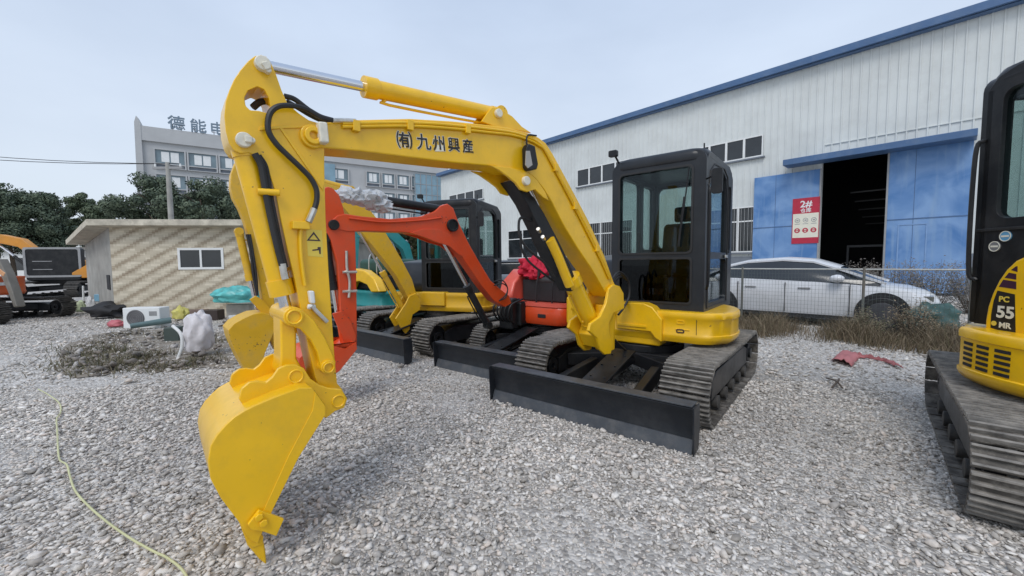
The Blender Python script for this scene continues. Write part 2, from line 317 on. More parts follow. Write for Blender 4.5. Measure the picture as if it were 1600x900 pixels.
def dozer(root, fr, xb=1.60, hw=0.98, h=0.34, lift=0.0, paint='blade', armx=0.42, far=0.62):
    z = lift
    prof = [(xb+.035, z+.0), (xb+.005, z+.06), (xb-.015, z+h*.35), (xb-.012, z+h*.6), (xb+.01, z+h*.85), (xb+.045, z+h), (xb+.035, z+h+.012), (xb-.02, z+h+.012), (xb-.045, z+h*.85), (xb-.06, z+h*.55), (xb-.055, z+h*.3), (xb-.03, z+.05), (xb+.01, z+.0)]
    mb = MB(); mb.prism(fr, prof, -hw+.012, hw-.012); b = mb.build('dozer_blade', paint, root, bevel=0.004)
    mb = MB(); mb.prism(fr, [(xb+.012, z+.10), (xb+.001, z+.105), (xb+.03, z-.005), (xb+.048, z-.005)], -hw+.02, hw-.02); mb.build('cutting_edge', 'cutedge', b, bevel=0.002)
    mb = MB(); mb.box(fr, xb-.075, xb+.052, -hw+.02, hw-.02, z+h+.014, z+h+.026); mb.build('top_flange', 'cutedge', b, bevel=0.003)
    for sg in (-1, 1):
        mb = MB(); y = sg*hw
        mb.prism(fr, [(xb+.055, z-.005), (xb+.075, z+h+.016), (xb-.07, z+h+.016), (xb-.09, z+h*.5), (xb-.06, z+.02)], min(y, y-sg*.012), max(y, y-sg*.012)); mb.build('end_plate', paint, b, bevel=0.002)
        mb = MB(); mb.bar(fr.p(xb-.05, sg*armx, z+h*.45), fr.p(far, sg*armx*.8, .27), .085, .15); mb.build('blade_arm', 'black', root, bevel=0.012)
    mb = MB(); mb.bar(fr.p(xb-.06, 0, z+h*.62), fr.p(xb-.25, 0, z+h*.7), .2, .14).bar(fr.p(xb-.22, 0, z+h*.78), fr.p(far-.02, 0, z+h+.12), .24, .02)
    for k in (.2, .5, .8):
        q = fr.p(xb-.22, 0, z+h*.78).lerp(fr.p(far-.02, 0, z+h+.12), k)
        for y in (-.07, .07): mb.cyl(q + fr.n*y, q + fr.n*y + Vector((0, 0, .02)), .012, n=8)
    mb.build('cylinder_cover', 'black', root, bevel=0.006)
    mb = MB(); mb.cyl(fr.p(xb-.15, 0, z+h*.6), fr.p(.9, 0, z+h*.85), .03).cyl(fr.p(1.0, 0, z+h*.8), fr.p(.45, 0, z+h*.98), .055)
    mb.build('blade_cylinder', 'black', root, bevel=0.004)
def skirt_outline(Rr, xf, rc, flat_y=None, n=40):
    """plan of a zero-tail-swing body: round back, flat front with rounded corners, counter-clockwise"""
    pts = []
    fy = math.sqrt(max(Rr*Rr - xf*xf, 0))
    for sgn in (1, -1):
        c = (xf-rc, sgn*(fy-rc*.8)); arc = [(c[0] + rc*math.cos(R(a)), c[1] + sgn*rc*math.sin(R(a))) for a in np.linspace(0, 75, 7)]
        if sgn > 0: A = arc
        else: B = arc[::-1]
    a0 = math.degrees(math.atan2(A[-1][1], A[-1][0])); a1 = math.degrees(math.atan2(B[0][1], B[0][0]))
    back = [(Rr*math.cos(R(a)), Rr*math.sin(R(a))) for a in np.linspace(a0+3, 360+a1-3, n)]
    return A + back + B
def skirt(root, fr, Rr=.95, xf=.40, z0=.58, z1=.88, paint='yellow', rc=.22, name='body_skirt', groove=True):
    o = skirt_outline(Rr, xf, rc); c = (0.0, 0.0)
    def lay(k, z): return [fr.p(x*k, y*k, z) for x, y in o]
    n = len(o); rings = [lay(.955, z0-.03), lay(.985, z0), lay(1.0, z0+.03), lay(1.0, z0+.055), lay(.988, z0+.062), lay(.988, z1-.075), lay(1.0, z1-.066), lay(1.0, z1-.022), lay(.988, z1-.004), lay(.965, z1), lay(.90, z1+.001)] if groove else [lay(.95, z0), lay(1, z0+.05), lay(1, z1-.04), lay(.96, z1)]
    mb = MB(); vs = [v for r_ in rings for v in r_]
    fs = [(k*n+i, k*n+(i+1) % n, (k+1)*n+(i+1) % n, (k+1)*n+i) for k in range(len(rings)-1) for i in range(n)]
    fs += [tuple(range(n))[::-1], tuple(range((len(rings)-1)*n, len(rings)*n))]
    mb.add(vs, fs); return mb.build(name, paint, root, smooth=50)

def cab(root, fr, xb=-.95, xf=.31, yr=-.24, yl=.70, z0=.86, z1=2.50, paint='cabgrey', detail=True, side=None):
    H = z1-z0; zs = z0+.36*H          # sill between lower and upper panes
    w = .07; X, N_, Z = fr.u, fr.n, fr.z
    # front frame with two openings, rounded corners
    fo = rrect(yr, yl, z0, z1, (.10, .12, .02, .02))
    up = rrect(yr+.085, yl-.125, zs+.03, z1-.14, .05); lo = rrect(yr+.085, yl-.125, z0+.10, zs-.02, .035)
    mb = MB(); mb.plate(fr.p(xf-.07, 0, 0), N_, Z, X, fo, [up, lo], .07, 0)
    body = mb.build('cab_frame', paint, root, bevel=0.014)
    # rubber seal and panes
    mb = MB(); mb.plate(fr.p(xf-.004, 0, 0), N_, Z, X, rrect(yr+.075, yl-.115, zs+.02, z1-.13, .055), [rrect(yr+.097, yl-.137, zs+.042, z1-.152, .045)], .012)
    mb.plate(fr.p(xf-.004, 0, 0), N_, Z, X, rrect(yr+.075, yl-.115, z0+.09, zs-.012, .04), [rrect(yr+.097, yl-.137, z0+.112, zs-.034, .03)], .012)
    mb.build('window_seal', 'rubber', body, bevel=.003)
    mb = MB(); mb.plate(fr.p(xf-.03, 0, 0), N_, Z, X, up, (), .006); mb.build('windscreen', 'glass', body, smooth=0)
    mb = MB(); mb.plate(fr.p(xf-.03, 0, 0), N_, Z, X, lo, (), .006); mb.build('lower_windscreen', 'glassdark', body, smooth=0)
    # sides: door side (left) and right side, with openings whose tops arch
    for sg in (1, -1):
        y = yl-.06 if sg > 0 else yr; so = [(xb, z0), (xf-.03, z0), (xf-.03, z1-.10), (xf-.09, z1-.03), (xf-.2, z1), (xb+.2, z1), (xb+.06, z1-.06), (xb, z1-.2)]
        xm = xb+.30
        if sg > 0:
            dw = [(xm, zs+.04), (xf-.17, zs+.04), (xf-.15, z1-.42), (xf-.20, z1-.24), (xf-.33, z1-.14), (xm+.22, z1-.11), (xm+.06, z1-.17), (xm, z1-.32)]
            dl = rrect(xm, xf-.17, z0+.10, zs-.03, .05); holes = [dw, dl, rrect(xb+.09, xm-.07, zs+.04, z1-.22, .05)] if not side else [rrect(xb+.09, side[0], side[1], z1-.13, .07)]
        else:
            holes = [rrect(xb+.55, xf-.16, zs+.02, z1-.14, .06), rrect(xb+.09, xb+.47, zs+.1, z1-.14, .05)]
        mb = MB(); mb.plate(fr.p(0, y, 0), X, Z, N_, so, holes, .06); s_ = mb.build('cab_door' if sg > 0 else 'cab_side', paint, root, bevel=0.012)
        mb = MB()
        for h in holes: mb.plate(fr.p(0, y+.025, 0), X, Z, N_, h, (), .006)
        mb.build('side_glass', 'glass', s_, smooth=0)
        if sg > 0 and not side:
            mb = MB()   # raised door seam
            dd = [(xm-.05, z0+.05), (xf-.10, z0+.05), (xf-.085, z1-.40), (xf-.15, z1-.19), (xf-.32, z1-.09), (xm+.2, z1-.065), (xm+.01, z1-.13), (xm-.05, z1-.30)]
            di = [(xm-.035, z0+.065), (xf-.115, z0+.065), (xf-.10, z1-.405), (xf-.163, z1-.2), (xf-.325, z1-.105), (xm+.2, z1-.08), (xm+.022, z1-.143), (xm-.035, z1-.305)]
            mb.plate(fr.p(0, yl-.002, 0), X, Z, N_, dd, [di], .012); mb.build('door_trim', 'rubber', s_, bevel=.003)
            mb = MB(); mb.box(fr, xm+.02, xm+.14, yl+.012, yl+.03, zs-.02, zs+.015); mb.build('door_handle', 'zinc', s_, bevel=.006)
            mb = MB(); mb.tube([fr.p(xf-.01, yl+.02, z0+.25), fr.p(xf+.03, yl+.045, z0+.4), fr.p(xf+.03, yl+.045, z1-.5), fr.p(xf-.01, yl+.02, z1-.35)], .012); (mb.build('grab_rail', 'black', s_) if detail else None)
    mb = MB(); mb.plate(fr.p(xb, 0, 0), N_, Z, X, rrect(yr, yl, z0, z1, (.12, .12, .02, .02)), [rrect(yr+.1, yl-.1, zs+.12, z1-.14, .07)], .06); bk = mb.build('cab_back', paint, root, bevel=.012)
    mb = MB(); mb.plate(fr.p(xb+.02, 0, 0), N_, Z, X, rrect(yr+.1, yl-.1, zs+.12, z1-.14, .07), (), .006); mb.build('rear_glass', 'glass', bk, smooth=0)
    # roof: crowned lid
    mb = MB(); o = rrect(xb+.02, xf+.01, yr+.01, yl-.005, .14, 6)
    cx, cy = (xb+xf)/2, (yr+yl)/2; rings = []
    for k, z in ((1.0, z1-.09), (1.012, z1-.06), (1.005, z1-.02), (.97, z1+.018), (.90, z1+.035), (.6, z1+.045)):
        rings.append([fr.p(cx+(x-cx)*k, cy+(y-cy)*k, z) for x, y in o])
    n = len(o); mb.add([v for r_ in rings for v in r_], [(k*n+i, k*n+(i+1) % n, (k+1)*n+(i+1) % n, (k+1)*n+i) for k in range(len(rings)-1) for i in range(n)] + [tuple(range(n))[::-1], tuple(range((len(rings)-1)*n, len(rings)*n))])
    rf = mb.build('cab_roof', paint, root, smooth=50)
    # interior
    mb = MB(); mb.box(fr, xb+.06, xf-.07, yr+.06, yl-.06, z0, z0+.05); mb.build('cab_floor', 'dark', body)
    yc = cy
    mb = MB()
    mb.plate(fr.p(0, yc-.23, 0), X, Z, N_, [(xb+.28, z0+.38), (xb+.78, z0+.36), (xb+.80, z0+.46), (xb+.74, z0+.51), (xb+.42, z0+.50), (xb+.33, z0+.98), (xb+.25, z0+1.02), (xb+.20, z0+.98), (xb+.22, z0+.5)], (), .46)
    mb.box(fr, xb+.2, xb+.27, yc-.12, yc+.12, z0+1.03, z0+1.22); mb.box(fr, xb+.3, xb+.7, yc-.2, yc+.2, z0+.05, z0+.36); mb.build('operator_seat', 'seat', body, bevel=.035, seg=3)
    for sg in (-1, 1):
        mb = MB(); mb.box(fr, xb+.42, xf-.35, yc+sg*.33-.075, yc+sg*.33+.075, z0+.42, z0+.56)
        mb.tube([fr.p(xf-.42, yc+sg*.33, z0+.55), fr.p(xf-.40, yc+sg*.33, z0+.68), fr.p(xf-.36, yc+sg*.32, z0+.82)], .014).cyl(fr.p(xf-.37, yc+sg*.32, z0+.78), fr.p(xf-.35, yc+sg*.32, z0+.88), .026)
        mb.build('control_console', 'dark', body, bevel=.012)
        mb = MB(); mb.tube([fr.p(xf-.2, yc+sg*.07, z0+.05), fr.p(xf-.22, yc+sg*.08, z0+.35), fr.p(xf-.28, yc+sg*.09, z0+.62)], .012).box(fr, xf-.26, xf-.12, yc+sg*.09-.045, yc+sg*.09+.045, z0+.09, z0+.11); mb.build('travel_lever', 'dark', body)
    if detail:
        mb = MB(); mb.tube([fr.p(xf+.012, yl-.16, z1-.16), fr.p(xf+.016, yl-.2, z1-.55), fr.p(xf+.016, yl-.235, z1-.85)], .007, sm=4).bar(fr.p(xf+.014, yl-.2, z1-.45), fr.p(xf+.014, yl-.25, z1-.95), .012, .02); mb.build('wiper', 'black', body)
        mb = MB(); mb.tube([fr.p(xf-.05, yr+.06, z1+.0), fr.p(xf+.02, yr+.04, z1+.08)], .012, sm=2).plate(fr.p(xf+.02, yr+.03, z1+.10), N_, Z, X, rrect(-.05, .05, -.035, .035, .015), (), .05); mb.build('roof_lamp', 'black', rf, bevel=.006)
        mb = MB(); mb.cyl(fr.p(xf-.3, yl-.1, z1+.02), fr.p(xf-.3, yl-.1, z1+.13), .008, n=8); mb.build('aerial', 'black', rf)
        mb = MB(); mb.tube([fr.p(xf-.02, yl-.02, z1-.3), fr.p(xf+.06, yl+.09, z1-.28)], .01, sm=2).plate(fr.p(xf+.05, yl+.11, z1-.34), N_, Z, X, rrect(-.05, .05, -.12, .12, .03), (), .03); mb.build('mirror', 'black', s_ if False else body, bevel=.006)
    return body
def pin(mb, fr, s, z, l0, l1, r): mb.cyl(fr.p(s, l0, z), fr.p(s, l1, z), r, n=24)
def cylinder_between(root, fr, a, b, base_len, rb, rr, paint, l=0.0, name='hydraulic_cylinder', eye=.05):
    """a = barrel end (s,z), b = rod end (s,z); barrel covers base_len from a"""
    A = fr.p(a[0], l, a[1]); B = fr.p(b[0], l, b[1]); d = (B-A).normalized(); C = A + d*base_len
    mb = MB(); mb.cyl(A + d*.03, C, rb, n=28).cyl(C - d*.07, C + d*.012, rb*1.16, n=28).cyl(A + d*.02, A + d*.06, rb*1.08, n=28); mb.cyl(A - fr.n*eye, A + fr.n*eye, rb*1.05, n=24)
    side = d.cross(fr.n); mb.tube([A + d*.12 - side*rb, A + d*.14 - side*(rb+.025), C - d*.14 - side*(rb+.025), C - d*.12 - side*rb], .009, sm=3)
    o = mb.build(name, paint, root, bevel=.004)
    mb = MB(); mb.cyl(C, B - d*.02, rr, n=24).cyl(B - fr.n*eye*.6, B + fr.n*eye*.6, rr*1.1, n=20); mb.build('piston_rod', 'chrome', o, bevel=.003); return o
# ================================================================ main yellow excavator
C0 = (1.57, 4.70)
mu = Fr(C0, -129)
ex = thing('excavator', mu, 'clean yellow excavator in the foreground with lettered boom and bucket tip on gravel', 'excavator', 'excavators parked in a row')
undercarriage(ex, mu)
dozer(ex, mu)
sk = skirt(ex, mu, Rr=.96, xf=.42, z0=.60, z1=.885)
# front lower recessed panel beside the swing bracket, and right front body block
mb = MB(); mb.plate(mu.p(.30, 0, 0), mu.n, mu.z, mu.u, [(-.16, .66), (.22, .66), (.27, .60), (.34, .56), (.34, .80), (.24, .92), (.15, .955), (-.16, .955)], (), .17); mb.build('front_panel', 'yellow', ex, bevel=.012)
mb = MB(); mb.plate(mu.p(.472, 0, 0), mu.n, mu.z, mu.u, [(-.14, .70), (.18, .70), (.18, .725), (-.14, .725)], (), .012); mb.plate(mu.p(.41, 0, 0), mu.n, mu.z, mu.u, rrect(.46, .60, .70, .71, .003), (), .012); mb.build('panel_rib', 'yellow', ex, bevel=.003)
mb = MB(); mb.box(mu, -.1, .40, -.86, -.42, .62, .99); mb.build('tank_cover', 'yellow', ex, bevel=.05, seg=3)
mb = MB(); mb.plate(mu.p(0, -.90, 0), mu.u, mu.z, mu.n, [(-.85, .885), (.22, .885), (.30, 1.0), (.26, 1.25), (.12, 1.42), (-.85, 1.5)], (), .62); mb.build('engine_hood', 'cabgrey', ex, bevel=.06, seg=3)
for k in range(2):
    mb = MB(); mb.plate(mu.p(.416, 0, 0), mu.n, mu.z, mu.u, rrect(.47, .55, .76-.09*k, .80-.09*k, .015), [rrect(.482, .538, .771-.09*k, .789-.09*k, .006)], .006); mb.build('tie_down_marker', ['yellow', 'decalbrown'][k], sk, bevel=.002)
mb = MB(); mb.box(mu, .402, .418, .66, .665, .665, .85); mb.build('panel_seam', 'dark', sk)
cab(ex, mu, yr=-.29)
# ---- boom plane
bf = Fr((1.10, 4.12), -138.7)
T = bf.trs
piv = bf.tr(960, 458, .1)
mb = MB()   # swing bracket: two plates and post
bp = T([(950, 450), (957, 444), (967, 447), (973, 458), (974, 482), (957, 490), (950, 505), (951, 520), (956, 540), (953, 553), (943, 554), (935, 545), (931, 528), (918, 517), (921, 505), (936, 494), (945, 475)], .12)
mb.prism(bf, bp, .10, .135); mb.prism(bf, [(s, z) for s, z in bp], -.135, -.10)
pz = bf.tr(945, 520, .12)
mb.prism(bf, T([(948, 492), (957, 490), (950, 505), (951, 522), (955, 540), (940, 545), (932, 525), (938, 505)], .12), -.10, .10)
mb.cyl(bf.p(pz[0]-.17, 0, pz[1]-.2), bf.p(pz[0]-.17, 0, pz[1]+.25), .095, n=28)
br = mb.build('swing_bracket', 'yellow', ex, bevel=.012)
# boom body
top = [(497, 196), (506, 191), (558, 187), (640, 185), (707, 189), (765, 195), (795, 199), (824, 207), (841, 214), (853, 223), (864, 240), (890, 288), (919, 343), (945, 400), (959, 440), (965, 452), (962, 463), (952, 464)]
bot = [(943, 452), (925, 421), (904, 390), (880, 350), (862, 315), (850, 296), (837, 280), (826, 271), (812, 268), (798, 267), (773, 260), (707, 254), (633, 245), (560, 236), (505, 231), (480, 226), (474, 212), (481, 199)]
mb = MB(); mb.prism(bf, T(top+bot, .1), -.1, .1); boom = mb.build('boom', 'yellow', ex, bevel=.010)
mb = MB()   # lower cheek plates round the cylinder pin
ch = T([(765, 258), (798, 262), (822, 267), (838, 280), (852, 300), (858, 314), (848, 308), (836, 296), (824, 300), (813, 296), (806, 286), (795, 277), (780, 266)], .12)
mb.prism(bf, ch, .1, .122).prism(bf, ch, -.122, -.1); mb.build('cheek_plate', 'yellow', boom, bevel=.005)
cx_, cz_ = bf.tr(820, 283, .12)
mb = MB(); pin(mb, bf, cx_, cz_, -.15, .15, .034); mb.build('boom_pin', 'ivory', boom, bevel=.006)
mb = MB()   # bracket on boom top carrying the arm cylinder
bk = T([(752, 190), (760, 178), (768, 168), (778, 168), (800, 182), (815, 198), (830, 208), (800, 202), (770, 197)], .06)
mb.prism(bf, bk, .045, .065).prism(bf, bk, -.065, -.045); ab = bf.tr(777, 178, .06); mb.build('cylinder_bracket', 'yellow', boom, bevel=.004)
mb = MB(); pin(mb, bf, ab[0], ab[1], -.09, .09, .03); mb.build('bracket_pin', 'ivory', boom, bevel=.006)
for j, dz in enumerate((.0, .028)):   # steel oil pipes along the boom's top edge
    mb = MB(); pp = T([(535, 193+j*5), (640, 192+j*5), (707, 196+j*5), (765, 202+j*5), (800, 207+j*4), (824, 214+j*4), (840, 222+j*4), (851, 235+j*3), (876, 282+j*2), (905, 338), (935, 398), (952, 436)], .11)
    if j: pp = [(s-.022 if i > 6 else s, z) for i, (s, z) in enumerate(pp)]
    mb.tube([bf.p(s, .112, z) for s, z in pp], .009); mb.build('oil_pipe', 'yellow', boom)
for px, py in ((556, 197), (640, 196), (730, 202), (868, 262), (898, 322), (932, 388)):
    s, z = bf.tr(px, py, .11); mb = MB(); mb.box(bf, s-.02, s+.02, .1, .127, z-.03, z+.03); mb.build('pipe_clamp', 'yellow', boom, bevel=.004)
s, z = bf.tr(824, 245, .12)   # work lamp
mb = MB(); mb.prism(bf, T([(820, 226), (830, 230), (835, 258), (833, 266), (822, 268), (818, 262), (817, 232)], .13), .115, .175); wl = mb.build('work_lamp', 'black', boom, bevel=.01)
mb = MB(); mb.tube([bf.p(*[(a, .12, b) for a, b in T([(823, 230)], .12)][0]), bf.p(*[(a, .12, b) for a, b in T([(824, 212)], .12)][0]), bf.p(*[(a, .12, b) for a, b in T([(838, 212)], .12)][0])], .007); mb.build('lamp_cable', 'rubber', wl)
mb = MB(); mb.prism(bf, T([(821, 236), (827, 236), (831, 258), (824, 263), (820, 258)], .17), .172, .178); mb.build('lamp_lens', 'lens', wl)
# lettering on the boom
def letters(fr, body, pa, pb, l, h, mats, root, name='lettering', t=.002, off=0.0, outline=None, scale=None):
    a = fr.tr(*pa, l); b = fr.tr(*pb, l); o = fr.p((a[0]+b[0])/2, l, (a[1]+b[1])/2); u = (fr.p(b[0], l, b[1]) - fr.p(a[0], l, a[1])).normalized(); v = fr.n.cross(u)
    if v.z < 0: v = -v
    g_ = u.cross(v)
    if outline:
        mb = MB(); mb.text(body, o + fr.n*.0005, u, v, h, fr.n, t*.5, off=outline[1]); mb.build(name + '_outline', outline[0], root, smooth=0)
    mb = MB(); mb.text(body, o + fr.n*.0015, u, v, h, fr.n, t, off=off); return mb.build(name, mats, root, smooth=0)
for ch_, xa in (('㈲', 632), ('九', 662), ('州', 686), ('興', 709), ('産', 731)):
    ya = 221 + (xa-632)*.09
    letters(bf, ch_, (xa-6, ya-.5), (xa+6, ya+.5), .1, .105 - (xa-632)*.00012, 'decalblack', boom, off=.012, outline=('decalwhite', .045))
# arm
armo = [(408, 84), (399, 86), (389, 93), (376, 108), (366, 123), (359, 139), (353, 158), (351, 180), (353, 203), (358, 222), (366, 234), (377, 239), (390, 238), (400, 243), (412, 254), (422, 272), (431, 300), (440, 345), (450, 390), (462, 440), (474, 500), (483, 545), (493, 590), (505, 622), (511, 634), (522, 639), (534, 634), (540, 622), (536, 609), (528, 600), (524, 560), (520, 500), (515, 430), (510, 340), (508, 260), (508, 222), (511, 212), (508, 199), (497, 191), (484, 187), (468, 176), (450, 160), (441, 140), (432, 114), (424, 96), (417, 87)]
hole = [(402, 135), (413, 140), (420, 152), (423, 168), (420, 177), (405, 173), (391, 172), (384, 165), (382, 153), (388, 141)]
mb = MB(); mb.prism(bf, T(armo, .1), -.09, .09, [T(hole, .09)]); arm = mb.build('arm', 'yellow', ex, bevel=.010)
mb = MB(); pa = bf.tr(490, 212, .12); mb.cyl(bf.p(pa[0], -.12, pa[1]), bf.p(pa[0], .115, pa[1]), .06, n=32); mb.ring(bf.p(pa[0], .115, pa[1]), bf.p(pa[0], .135, pa[1]), .045, .02); mb.build('arm_pivot', 'yellow', arm, bevel=.006)
mb = MB(); s, z = bf.tr(506, 207, .15); mb.prism(bf, [(s-.025, z-.05), (s+.02, z-.055), (s+.028, z+.05), (s-.018, z+.055)], .1, .16); mb.build('pin_stop', 'ivory', arm, bevel=.01)
mb = MB(); mb.prism(bf, T([(405, 199), (440, 196), (475, 196), (476, 200), (440, 201), (405, 204)], .09), .09, .097)
mb.prism(bf, T([(436, 200), (441, 200), (505, 290), (504, 298)], .09), .09, .096); mb.build('weld_seam', 'yellow', arm, bevel=.002)
for px, py, r_ in ((410, 100, .034), (381, 219, .034)):
    s, z = bf.tr(px, py, .1); mb = MB(); pin(mb, bf, s, z, -.11, .12, r_); s2, z2 = bf.tr(px+8, py+12, .1) if py < 150 else bf.tr(px+12, py+2, .1)
    mb.bar(bf.p(s, .112, z), bf.p(s2, .112, z2), .03, .05, up=bf.n); mb.cyl(bf.p(s2, .09, z2), bf.p(s2, .13, z2), .014, n=8); mb.build('horn_pin', 'ivory', arm, bevel=.006)
# warning decal
dq = T([(478, 358), (503, 360), (505, 402), (481, 400)], .09)
mb = MB(); mb.prism(bf, dq, .0905, .0915); dc = mb.build('warning_decal', 'decalyellow', arm, smooth=0)
tri = T([(490, 362), (501, 377), (479, 376)], .09); tri2 = T([(490, 366), (497, 375), (483, 374)], .09)
mb = MB(); mb.prism(bf, tri, .0915, .0925, [tri2]); mb.build('decal_triangle', 'decalbrown', dc, smooth=0); mb = MB()
mb.prism(bf, T([(496, 386), (501, 386), (501, 397), (499, 397), (498, 391), (488, 392), (488, 390), (496, 389)], .09), .0915, .0925); mb.build('decal_pictogram', 'decalbrown', dc, smooth=0)
# arm cylinder
A_ = bf.tr(777, 180, 0); B_ = bf.tr(411, 102, 0); mid = bf.tr(571, 139, 0); bl = math.hypot(mid[0]-A_[0], mid[1]-A_[1])
ac = cylinder_between(ex, bf, A_, B_, bl, .052, .028, 'yellow', 0, 'arm_cylinder', .06)
# bucket cylinder
A_ = bf.tr(381, 220, 0); B_ = bf.tr(450, 492, .0); m_ = bf.tr(425, 452, 0); bl = math.hypot(m_[0]-A_[0], m_[1]-A_[1])
lcyl = .0
bc = cylinder_between(ex, bf, bf.tr(379, 226, .03), bf.tr(450, 492, .03), bl, .052, .028, 'yellow', .03, 'bucket_cylinder', .05)
def hose(pp, l, r_=.013, name='hydraulic_hose', parent=None, m_='rubber', dl=None):
    mb = MB(); q = [bf.tr(a, b, l) for a, b in pp]; mb.tube([bf.p(s, l + (dl[i] if dl else 0), z) for i, (s, z) in enumerate(q)], r_); return mb.build(name, m_, parent or ex)
hose([(398, 240), (408, 258), (413, 285), (421, 330), (432, 380), (441, 415)], .10, .016, parent=arm)
hose([(404, 243), (415, 262), (421, 300), (430, 345), (438, 385), (446, 418)], .085, .014, parent=arm)
hose([(441, 412), (444, 428), (446, 436)], .10, .017, 'hose_fitting', arm, 'zinc')
mb = MB(); s, z = bf.tr(414, 300, .1); mb.cyl(bf.p(s+.03, .10, z), bf.p(s-.06, .12, z), .016, n=14); mb.build('hose_clamp', 'yellow', arm, bevel=.003)
hose([(520, 188), (500, 182), (478, 170), (455, 165), (436, 166), (424, 174), (419, 188), (420, 206), (432, 225), (450, 243), (470, 262), (485, 278), (494, 295), (495, 312), (491, 328)], .125, .0135, parent=arm)
hose([(444, 150), (460, 155), (480, 170), (500, 183), (520, 188)], .05, .0135, parent=boom)
hose([(447, 158), (465, 168), (485, 180), (503, 188), (522, 190)], .0, .0135, parent=boom)
hose([(395, 168), (405, 160), (416, 158), (430, 160)], .0, .016, parent=arm)
hose([(491, 326), (487, 336), (482, 347)], .125, .017, 'hose_fitting', arm, 'zinc')
hose([(482, 347), (475, 354), (470, 362), (470, 390), (473, 420), (477, 446)], .105, .010, 'oil_pipe', arm, 'yellow')
hose([(520, 188), (540, 188), (556, 189)], .115, .012, 'hose_fitting', boom, 'zinc')
mb = MB(); s, z = bf.tr(474, 352, .12); mb.box(bf, s-.03, s+.05, .09, .13, z-.02, z+.02); mb.build('pipe_bracket', 'yellow', arm, bevel=.004)
s, z = bf.tr(485, 462, .1); mb = MB(); mb.prism(bf, T([(480, 454), (489, 454), (491, 474), (483, 474)], .1), .09, .13); mb.cyl(bf.p(s-.02, .11, z-.06), bf.p(s+.02, .11, z-.055), .014, n=12); sv = mb.build('stop_valve', 'white', arm, bevel=.008)
hose([(487, 478), (494, 486), (502, 494), (511, 503)], .12, .012, 'valve_pipe', arm, 'zinc')
# linkage
Bp = bf.tr(457, 494, .13); Kp = bf.tr(460, 586, .14); Ap = bf.tr(510, 572, .13); Ep = bf.tr(524, 623, .12)
for sg in (1, -1):
    mb = MB(); lk = T([(443, 484), (452, 479), (464, 480), (474, 486), (490, 500), (506, 525), (518, 550), (524, 565), (522, 577), (513, 580), (503, 578), (498, 568), (494, 550), (484, 531), (468, 514), (452, 508), (443, 500)], .13)
    mb.prism(bf, lk, *(sorted((sg*.115, sg*.145)))); mb.build('guide_link', 'yellow', ex, bevel=.01)
mb = MB(); mb.prism(bf, T([(438, 497), (464, 503), (464, 560), (474, 578), (476, 592), (460, 602), (444, 594), (437, 580), (439, 555)], .09), -.085, .085); mb.build('bucket_link', 'yellow', ex, bevel=.012)
for (s, z), r_, nm in ((Bp, .048, 'link_pin'), (Kp, .045, 'bucket_pin'), (Ap, .036, 'link_pin'), (Ep, .045, 'bucket_pin')):
    mb = MB(); pin(mb, bf, s, z, -.17, .165, r_); mb.ring(bf.p(s, .165, z), bf.p(s, .178, z), r_*.8, r_*.58)
    mb.build(nm, 'yellow', ex, bevel=.006)
# bucket
def bucket(root, fr, near, tip_pts, hwid, paint, l_near, n_teeth=4, edge='yellow'):
    """near: outline of the side plate (s,z) listed: back-shell run first (from ear to lip), then the open edge back"""
    shell, opening = near; full = shell + opening
    mb = MB(); t = .014
    for l in (l_near-t, l_near-2*hwid): mb.prism(fr, full, l, l+t)
    # back sheet, swept between the side plates, with thickness
    cs = sum(p[0] for p in full)/len(full); cz = sum(p[1] for p in full)/len(full)
    inn = [(s+(cs-s)*.05, z+(cz-z)*.05) for s, z in shell]
    mb.prism(fr, shell + inn[::-1], l_near-2*hwid+t, l_near-t)
    return mb.build('bucket', paint, root, bevel=.005)
shell = T([(488, 606), (469, 606), (431, 620), (400, 633), (382, 642), (366, 652), (353, 664), (339, 680), (329, 697), (325, 722), (329, 749), (345, 779), (374, 817), (390, 843)], .28)
opening = T([(403, 850), (412, 828), (425, 798), (466, 715), (508, 648), (508, 632)], .28)
bkt = bucket(ex, bf, (shell, opening), None, .29, 'yellow', .28)
ear = T([(372, 622), (376, 606), (388, 596), (402, 594), (414, 596), (424, 588), (433, 575), (446, 569), (459, 568), (473, 574), (483, 590), (497, 600), (512, 605), (532, 607), (541, 622), (536, 636), (522, 641), (508, 652), (480, 640), (431, 634), (392, 650)], .15)
mb = MB(); mb.prism(bf, ear, .15, .172).prism(bf, ear, -.172, -.15); mb.build('bucket_ear', 'yellow', bkt, bevel=.006)
# reinforcing strip along the open edge, side cutter, bolts, teeth
mb = MB(); mb.prism(bf, T([(492, 612), (508, 634), (508, 648), (466, 715), (425, 798), (412, 828), (398, 824), (412, 795), (450, 712), (488, 640)], .28), .28, .286); mb.build('edge_strip', 'yellow', bkt, bevel=.003)
for l_ in (.286, -.316):
    mb = MB(); mb.prism(bf, T([(404, 795), (421, 801), (443, 809), (431, 836), (411, 829), (392, 826), (386, 818)], .29), l_, l_+.018)
    for px, py in ((404, 806), (411, 815)): s, z = bf.tr(px, py, .3); mb.cyl(bf.p(s, l_, z), bf.p(s, l_+.035, z), .018, n=6)
    mb.build('side_cutter', 'yellow', bkt, bevel=.004)
for k, l_ in enumerate(np.linspace(.235, -.27, 4)):
    o_ = .0
    ad = bf.trs([(372, 812), (392, 818), (412, 838), (410, 850), (395, 856), (386, 850)], .26); tp = bf.trs([(385, 851), (411, 840), (415, 862), (417, 884), (405, 874)], .26)
    mb = MB(); mb.prism(bf, ad, l_-.032, l_+.032); tt = mb.build('tooth_adapter', 'yellow', bkt, bevel=.006)
    mb = MB(); mb.prism(bf, tp, l_-.026, l_+.026); mb.build('tooth', 'yellow', tt, bevel=.008)
